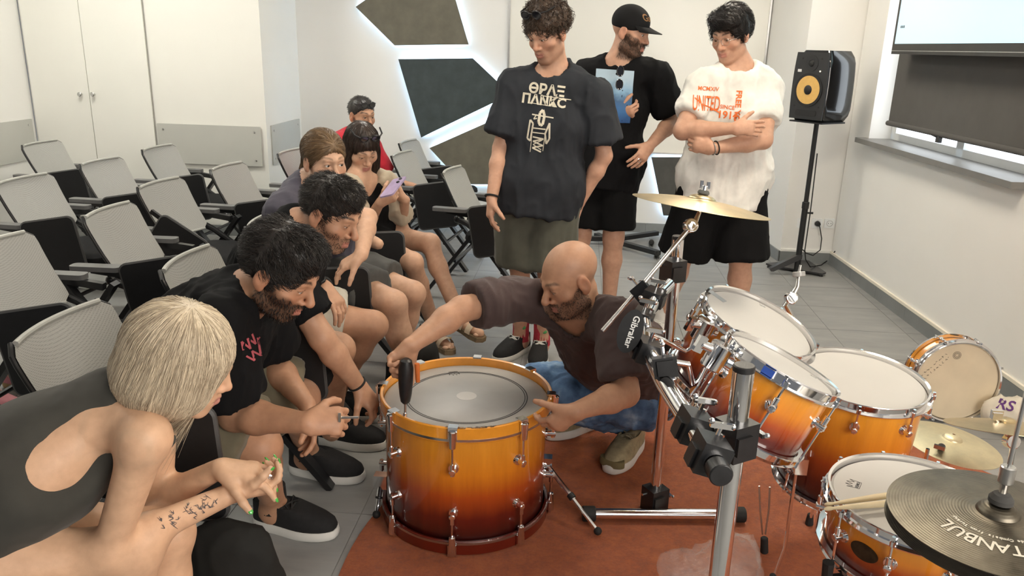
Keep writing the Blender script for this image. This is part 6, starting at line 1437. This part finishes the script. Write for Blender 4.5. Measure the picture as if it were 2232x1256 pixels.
bP = [hd.E((0, -.016, .036), (.098, .112, .100), .02), hd.E((0, -.022, -.045), (.108, .108, .085), .04), hd.E((0, .150, -.085), (.075, .085, .118), .012, 's'), prim_cone(hd.p(0, -.02, -.100), hd.p(0, -.02, -.3), .3, .3, .006, op='s', flat=(1, 0))]
blo, bdk = (.80, .68, .50), (.34, .265, .185)
hair_obj('hair', hd, bP, root, blo, bdk, None, .006, .003, 110, 6000, .20, .0008, lambda L: np.stack([L[:, 0]*4, (L[:, 1]+.02)*4, -1+0*L[:, 0]], 1), .02, 21, 9, .25, 0., lambda L: L[:, 2] > -.05, jit=.10)
nail = simple('green_nail', (.06, .42, .07), .2, 0, .05, 20, coat=1)
for s_, T in TIPS.items():
    for c, d, n_, r_ in T: wbuild(MB().ball((0, 0, 0), 1, 10), 'nail', nail, root) if False else wbuild(MB().lathe([(1e-6, -.0075), (.0045, -.005), (.0055, 0), (.005, .005), (1e-6, .0085)], 12, frame(c+n_*r_*.62+d*.002, np.cross(d, n_), n_)[:, [0, 1, 2, 3]] @ np.array([[1, 0, 0, 0], [0, .45, 0, 0], [0, 0, -1, 0], [0, 0, 0, 1]])), 'nail', nail, root)
# rings and the botanical drawing on the near forearm
L0 = TIPS['L'][1]; c = J['wrL']+nrm(hs_[0]['dv'])*.108
for k in range(3): wbuild(MB().tube([c+nrm(hs_[0]['dv'])*.004*k+V(0, .0105*math.cos(q), .0115*math.sin(q)-.004) for q in np.linspace(0, 6.28, 18)[:-1]], .0016, 6, closed=True), 'ring', chrome, root)
tatt = simple('tattoo_ink', (.12, .10, .10), .6); bb = bvh_of(bod); rs = random.Random(3); a, b = J['elR'], J['wrR']; mbt = MB()
for k in range(34):
    q = a+(b-a)*rs.uniform(.38, .86); o_ = q+nrm(CP-q)*.2+V(0, 0, rs.uniform(-.018, .018)); d_ = nrm(q-CP)
    for w in range(3):
        e = nrm(V(rs.uniform(-1, 1), 0, rs.uniform(-.6, 1)))*.006*(1+rs.random()); P_ = []
        for s2 in np.linspace(0, 1, 3):
            h = bb.ray_cast(Vector(o_+e*s2), Vector(d_))
            if h[0] is not None: P_.append(V(*h[0])-d_*.0006)
        if len(P_) == 3: mbt.tube(P_, [.0009, .0008, .0003], 4)
wbuild(mbt, 'forearm_tattoo', tatt, root, sharp=0)
# ------------------------------------------------------------------ loudspeaker on its stand
SX, SY = 1.643, 5.80
st = thing('speaker_stand', 'black speaker stand with sloped base by the wall sockets', 'stand', V(SX, SY, 0))
zt_ = atY(1783, 264, SY)[2]
wbuild(MB().tube([V(SX, SY, .02), V(SX, SY, .52)], .021, 16), 'lower_tube', black_matte, st); wbuild(MB().tube([V(SX, SY, .5), V(SX, SY, zt_-.01)], .0165, 16), 'upper_tube', black_matte, st)
wbuild(MB().cyl(V(SX, SY, .50), V(SX, SY, .55), .025, .025, 18, .003), 'collar', black_plastic, st); wbuild(MB().cyl(V(SX, SY, .47), V(SX+.06, SY, .47), .006, .008, 10), 'knob', black_plastic, st)
bpl = simple('grey_black_steel', (.030, .030, .032), .35, 0, .1, 20)
b0 = [flo(1670, 583), flo(1795, 603), flo(1745, 572)]; c = np.mean(b0, 0)
wbuild(MB().prism([(p[0]-SX, p[1]-SY) for p in (b0[0]+V(.0, .02, 0), b0[0]+V(.03, -.03, 0), b0[1]+V(-.02, -.02, 0), b0[1]+V(.02, .02, 0), b0[2]+V(.05, -.04, 0), b0[2]+V(-.03, -.04, 0))], .012, V(SX, SY, .022)), 'base_plate', bpl, st)
wbuild(MB().prism([(-.19, .026), (-.17, .026), (.02, .13), (.02, .16), (-.01, .16), (-.20, .045)], .05, V(SX, SY, 0), (1, 0, 0), (0, 0, 1)), 'sloped_web', bpl, st)
for p in b0[:2]: wbuild(MB().cyl(V(p[0]+.02*(1 if p[0] < SX else -1), p[1], 0), V(p[0]+.02*(1 if p[0] < SX else -1), p[1], .016), .014, n=12), 'foot', black_rubber, st)
N = nrm(V(-.80, -.60, 0)); U = nrm(np.cross((0, 0, 1), N)); fr_ = lambda x, y, z: V(SX, SY, zt_)+U*x+V(0, 0, y)+N*z
wbuild(MB().box(V(SX, SY, zt_-.004), (.27, .25, .010), np.array([U, -N, (0, 0, 1)]).T), 'top_plate', black_matte, st)
sp = thing('loudspeaker', 'black studio loudspeaker with yellow woofer cone on the stand', 'speaker', V(SX, SY, zt_), None); zt_ += .002
gloss = simple('gloss_black', (.008, .008, .009), .16, 0, .1, 5, coat=.6); satin = simple('satin_black', (.016, .016, .017), .42, 0, .1, 40, .1, 500)
HH, WW = .47, .30
def sect(z, grow): return [(-WW/2*grow, 0), ]
prof = []; ny = 12; zs = np.linspace(0, 1, ny+1); vs_, fs = [], []
def half(t): return (WW/2)*(.90+.10*math.sin(math.pi*(.12+.62*t)))*(1-.10*t**3)
ring_n = None
for t_ in zs:
    h = half(t_); y = t_*HH; dpt = .30-.02*t_; e = .022*(1-min(1, min(t_, 1-t_)*9)); h -= e; o = rrect(2*h, dpt-2*e, .03, 4, 0, -.02)
    for a, b in o: vs_.append(fr_(a, y, b))
    ring_n = len(o)
for k in range(ny): fs += [(k*ring_n+i, k*ring_n+(i+1) % ring_n, (k+1)*ring_n+(i+1) % ring_n, (k+1)*ring_n+i) for i in range(ring_n)]
fs += [tuple(range(ring_n))[::-1], tuple(ny*ring_n+i for i in range(ring_n))]
wbuild(MB().add(vs_, fs), 'cabinet', gloss, sp, sharp=40)
zf = .131
o = [(half(t_)*.95*s_, t_*HH) for s_, tt in ((1, np.linspace(.03, .97, 10)), (-1, np.linspace(.97, .03, 10))) for t_ in tt]
baf = wbuild(MB().prism(o, .008, fr_(0, 0, zf), U, (0, 0, 1)), 'baffle', satin, sp)
def disc(r0, r1, x, y, z0, z1, name, m, n=36): return wbuild(MB().lathe([(r0, z0), (r1, z0), (r1, z1), (r0, z1)] if r0 else [(1e-6, z1), (r1, z1), (r1, z0)], n, frame(fr_(x, y, zf), U, (0, 0, 1)), closed=bool(r0)), name, m, baf)
yel = simple('yellow_cone', (.62, .38, .11), .5, 0, .08, 30)
disc(.092, .112, 0, .21, .003, .010, 'woofer_surround', black_rubber); wbuild(MB().lathe([(.094, .007), (.06, .001), (.034, -.002)], 40, frame(fr_(0, .21, zf+.004), U, (0, 0, 1))), 'woofer_cone', yel, baf)
wbuild(MB().lathe([(.036, .004), (.028, .014), (.012, .020), (1e-6, .021)], 30, frame(fr_(0, .21, zf+.002), U, (0, 0, 1))), 'dust_cap', black_rubber, baf)
disc(.022, .052, 0, .385, .003, .007, 'tweeter_plate', black_plastic); wbuild(MB().lathe([(.022, .004), (.016, .012), (1e-6, .015)], 24, frame(fr_(0, .385, zf), U, (0, 0, 1))), 'tweeter_dome', black_rubber, baf)
wbuild(MB().prism(rrect(.17, .042, .015, 4), .006, fr_(0, .055, zf+.003), U, (0, 0, 1)), 'port_slot', black_rubber, baf); wbuild(MB().box(fr_(-.09, .335, zf+.006), (.03, .004, .018), np.array([U, -N, (0, 0, 1)]).T), 'logo', simple('silver_logo', (.55, .55, .55), .4), baf); wbuild(MB().cyl(fr_(.075, .335, zf+.003), fr_(.075, .335, zf+.007), .005, n=10), 'status_light', emit('warm_led', (1, .95, .7), 1.5), baf)
for x, y in ((-.085, .415), (.085, .415), (-.11, .10), (.11, .10)): wbuild(MB().cyl(fr_(x*.9, y, zf+.003), fr_(x*.9, y, zf+.006), .006, n=10), 'screw', black_rubber, baf)
# sockets on the pier, plug and cable
for k, (px, lb) in enumerate(((1749, 'blank white wall socket plate behind the speaker stand'), (1781, 'white wall socket with the black plug in it'), (1808, 'empty round white wall socket beside the plugged one'))):
    p = atY(px, 487, 6.195); t = thing('wall_socket', lb, 'socket', p); wbuild(MB().prism(rrect(.078, .075, .008, 3), .010, p, (1, 0, 0), (0, 0, 1)), 'plate', pvc, t)
    if k: wbuild(MB().lathe([(.021, 0), (.024, 0), (.024, .004), (.021, .004)], 26, frame(p+V(0, -.005, 0), (1, 0, 0), (0, 0, 1)) @ np.diag([1, 1, 1, 1]), closed=True), 'recess_rim', simple('socket_grey', (.45, .45, .44), .5), t)
    if k == 2:
        for s_ in (-1, 1): wbuild(MB().cyl(p+V(s_*.0095, -.004, 0), p+V(s_*.0095, -.0065, 0), .003, n=8), 'hole', black_rubber, t)
p = atY(1781, 487, 6.195)
t = thing('power_cable', 'black power cable hanging from the wall plug to the stand', 'cable', p)
wbuild(MB().cyl(p+V(0, -.006, 0), p+V(0, -.045, 0), .0195, .016, 18, .003), 'plug', black_rubber, t)
wbuild(MB().tube([p+V(0, -.04, 0), p+V(.01, -.05, -.02), atY(1791, 520, 6.14), atY(1788, 545, 6.1), atY(1772, 557, 6.05), atY(1757, 552, 5.95), V(SX+.03, SY+.02, .19)], .0042, 8), 'cord', black_rubber, t)
t = thing('signal_cable', 'thin black cable curling from the stand to the skirting corner', 'cable', V(SX, SY, .2)); wbuild(MB().tube([V(SX+.026, SY-.02, .9), V(SX+.03, SY-.035, .5), V(SX+.03, SY-.03, .20), flo(1756, 566, .12), flo(1766, 582, .05), flo(1790, 578, .006), flo(1808, 565, .03), atY(1820, 548, 6.12)], .0042, 8), 'cord', black_rubber, t)
# black folding stand base behind the cap man
t = thing('keyboard_stand', 'black folding stand base on the floor behind the standing people', 'stand', flo(1350, 535))
for a, b in (((1240, 520), (1335, 520)), ((1335, 522), (1432, 508)), ((1335, 524), (1436, 552)), ((1300, 512), (1340, 528))):
    wbuild(MB().bar(flo(*a, .05), flo(*b, .05), .05, .035), 'leg', black_matte, t)
for px in ((1420, 528), (1432, 553)): wbuild(MB().cyl(flo(*px, .0), flo(*px, .05), .022, .022, 14, .004), 'foot', black_rubber, t)
wbuild(MB().box(flo(1335, 524, .05), (.08, .08, .06)), 'joint', black_plastic, t)
# tripod bags, plastic sheet, cloth
bag_m = fabric('bag_black', (.016, .016, .015), .85)
def blob(name, label, cat, P, m, loc, res=.01, amp=.012, fr=9, seed=0, zmin=.004):
    v, f = mesh_sdf(P, res); v = smooth_verts(v, f, 1); v = folds(v, f, amp, fr, seed=seed); v[:, 2] = np.maximum(v[:, 2], zmin); o = fast_mesh(name, v, f, m, None); return tag(o, label, cat)
c = V(-.82, 1.665, 0); o = blob('backpack', 'dark backpack on the floor beside the blonde at the bottom edge', 'bag', [prim_cone(c+V(0, 0, .07), c+V(-.01, .005, .34), .068, .060, .03, u=(1, 0, 0), s=1.75), prim_cone(c+V(.05, -.005, .10), c+V(.05, 0, .22), .055, .05, .03, u=(1, 0, 0), s=1.2)], bag_m, c, .009, .010, 9, 5)
pc = flo(20, 955, .02); o = blob('bag', 'slate grey bag with a black eyelet on the floor at the left edge', 'bag', [prim_cone(pc+V(-.12, .05, .05), pc+V(.05, .0, .05), .07, .055, .04)], fabric('bag_slate', (.06, .065, .07), .9), pc, .01, .010, 9, 7)
wbuild(MB().lathe([(.004, 0), (.022, 0), (.022, .004), (.004, .004)], 20, frame(flo(24, 940, .10), CR, -CD), closed=True), 'eyelet', black_rubber, o)
def plastic_mat():
    m, nt, b = node_mat('clear_plastic'); b.inputs['Base Color'].default_value = (.9, .88, .85, 1); b.inputs['Roughness'].default_value = .18; b.inputs['Alpha'].default_value = .10; b.inputs['Specular IOR Level'].default_value = .9
    bump(nt, b, noise(nt, texco(nt), 30, 4), .6, .006); return m
c = flo(1560, 1235, .05); o = blob('plastic_bag', 'crumpled clear plastic bag at the foot of the front rack post', 'bag', [prim_cone(flo(1480, 1250, .06), flo(1600, 1235, .06), .05, .07, .04), prim_cone(flo(1600, 1220, .06), flo(1612, 1190, .14), .05, .02, .05)], plastic_mat(), c, .008, .030, 16, 3, RZ+.002)
cl = flo(2195, 900, .06)+V(-.05, -.12, 0); o = blob('cloth_bag', 'cream cloth bag with purple print slumped against the right wall', 'bag', [prim_cone(cl+V(-.02, .05, .03), cl+V(.14, .03, .02), .065, .075, .04)], fabric('cream_cloth', (.62, .57, .48), .9), cl, .009, .016, 11, 8)
tx = text('lettering', 'RS', .07, simple('purple_print', (.10, .03, .16), .8), o, frame(atY(2192, 884, 3.05), nrm(V(1, -.1, -.15)), nrm(V(.1, -.1, 1))), .001, .001); stick_on(tx, o, bvh_of(o), nrm(ray(2192, 884)), .002)
# black cases leaning between the seated knees
t = thing('black_case', 'soft black case standing on the floor between the seated knees', 'bag', flo(858, 880)); cc_ = V(-.59, 2.93, .235)
v, f = mesh_sdf([prim_cone(cc_+V(-.01, 0, .14), cc_+V(.01, -.02, -.20), .075, .08, .03, u=(0, 1, 0), s=1.1)], .01); v = folds(v, f, .006, 8, seed=4); v[:, 2] = np.maximum(v[:, 2], .004); fast_mesh('case', v, f, bag_m, t)
wbuild(MB().tube([cc_+V(-.02, -.02, .22), cc_+V(0, -.02, .27), cc_+V(.02, -.02, .22)], .006, 8), 'handle', black_rubber, t)
# small pieces
t = tag(MB().prism(rrect(.21, .29, .002, 2), .002, V(*[q for q in bpy.data.objects['tablet_chair.013'].location])+V(.06, .02, .4365), nrm(V(1, .3, 0)), nrm(V(-.3, 1, 0))).build('paper_sheet', white_lace), 'white sheet of paper lying on an empty chair', 'paper')
t = thing('key', 'small metal drum key between the fingers of the bearded person', 'key', dep(765, 912, POSE['beard']['wrR'] @ CF - CP @ CF)); k = dep(765, 912, POSE['beard']['wrR'] @ CF - CP @ CF); wbuild(MB().tube([k-V(.025, 0, 0), k+V(.02, 0, .004)], .0035, 8), 'shaft', steel, t); wbuild(MB().bar(k-V(.03, 0, .012), k-V(.03, 0, -.012), .006, .006, (1, 0, 0)), 'grip', steel, t)
t = thing('strap', 'thin red drawstrings hanging beside the black tablet', 'strap', flo(800, 620))
for q in (0, 8): wbuild(MB().tube([atY(793+q, 520, 3.7), atY(797+q, 555, 3.7), atY(803+q*1.3, 592, 3.7)], .003, 6), 'cord', simple('red_cord', (.5, .02, .03), .7), t)
# person cut by the left picture edge
J = {}; hips(J, V(-2.92, 3.0, .565), (.0, -1, 0)); J['nek'] = J['pel']+V(-.02, 0, .5); J['hed'] = J['nek']+V(.03, 0, .16); J['shR'] = J['nek']+V(0, -.18, -.05); J['shL'] = J['nek']+V(0, .18, -.05)
for s_, y in (('R', -1), ('L', 1)): J['el'+s_] = J['sh'+s_]+V(.04, y*.05, -.28); J['wr'+s_] = J['el'+s_]+V(.2, -y*.05, -.02); J['kn'+s_] = J['hi'+s_]+V(.40, y*.02, -.02)
J['anR'] = flo(8, 905)+V(-.06, 0, .09); J['knR'] = V(J['anR'][0]-.12, J['anR'][1], .50); J['anL'] = J['knL']+V(.0, .05, -.42); J['toR'] = J['anR']+V(.14, 0, -.06); J['toL'] = J['anL']+V(.14, 0, -.06); J = midJ(J)
root = person('person mostly outside the left edge, pink sneaker showing', V(-3.02, 3.0, 0)); hd = Head(J['hed'], (.9, 0, -.2)); build_body(root, J, hd, SK['fair'], res=.012, head_res=.005, fem=True, b=.9)
hair_obj('hair', hd, cap_hair(hd, .016, .05, -.05), root, (.06, .04, .03), (.02, .012, .01), None, .007, .004, 60, 0)
garment('tee_shirt', tee_prims(J, .95, .02, .7, .03, .06), beige, root, .012, .006, 8); garment('trousers', shorts_prims(J, .95, .02, 1.05, .02, .05), navy, root, .012, .004, 8)
pinkm = simple('pink_suede', (.62, .24, .27), .8, 0, .1, 40); gum = simple('gum_sole', (.42, .27, .12), .6)
for s_ in 'RL': shoe(root, V(J['an'+s_][0]-.075, J['an'+s_][1], 0), V(1, -.05, 0), ln=.27, w=.095, upper=pinkm, sole=gum, lace=simple('pink_lace', (.75, .35, .38), .8), sole_h=.024)
chair('chair of the person cut by the left edge, out of view', -2.98, 3.02, 0)
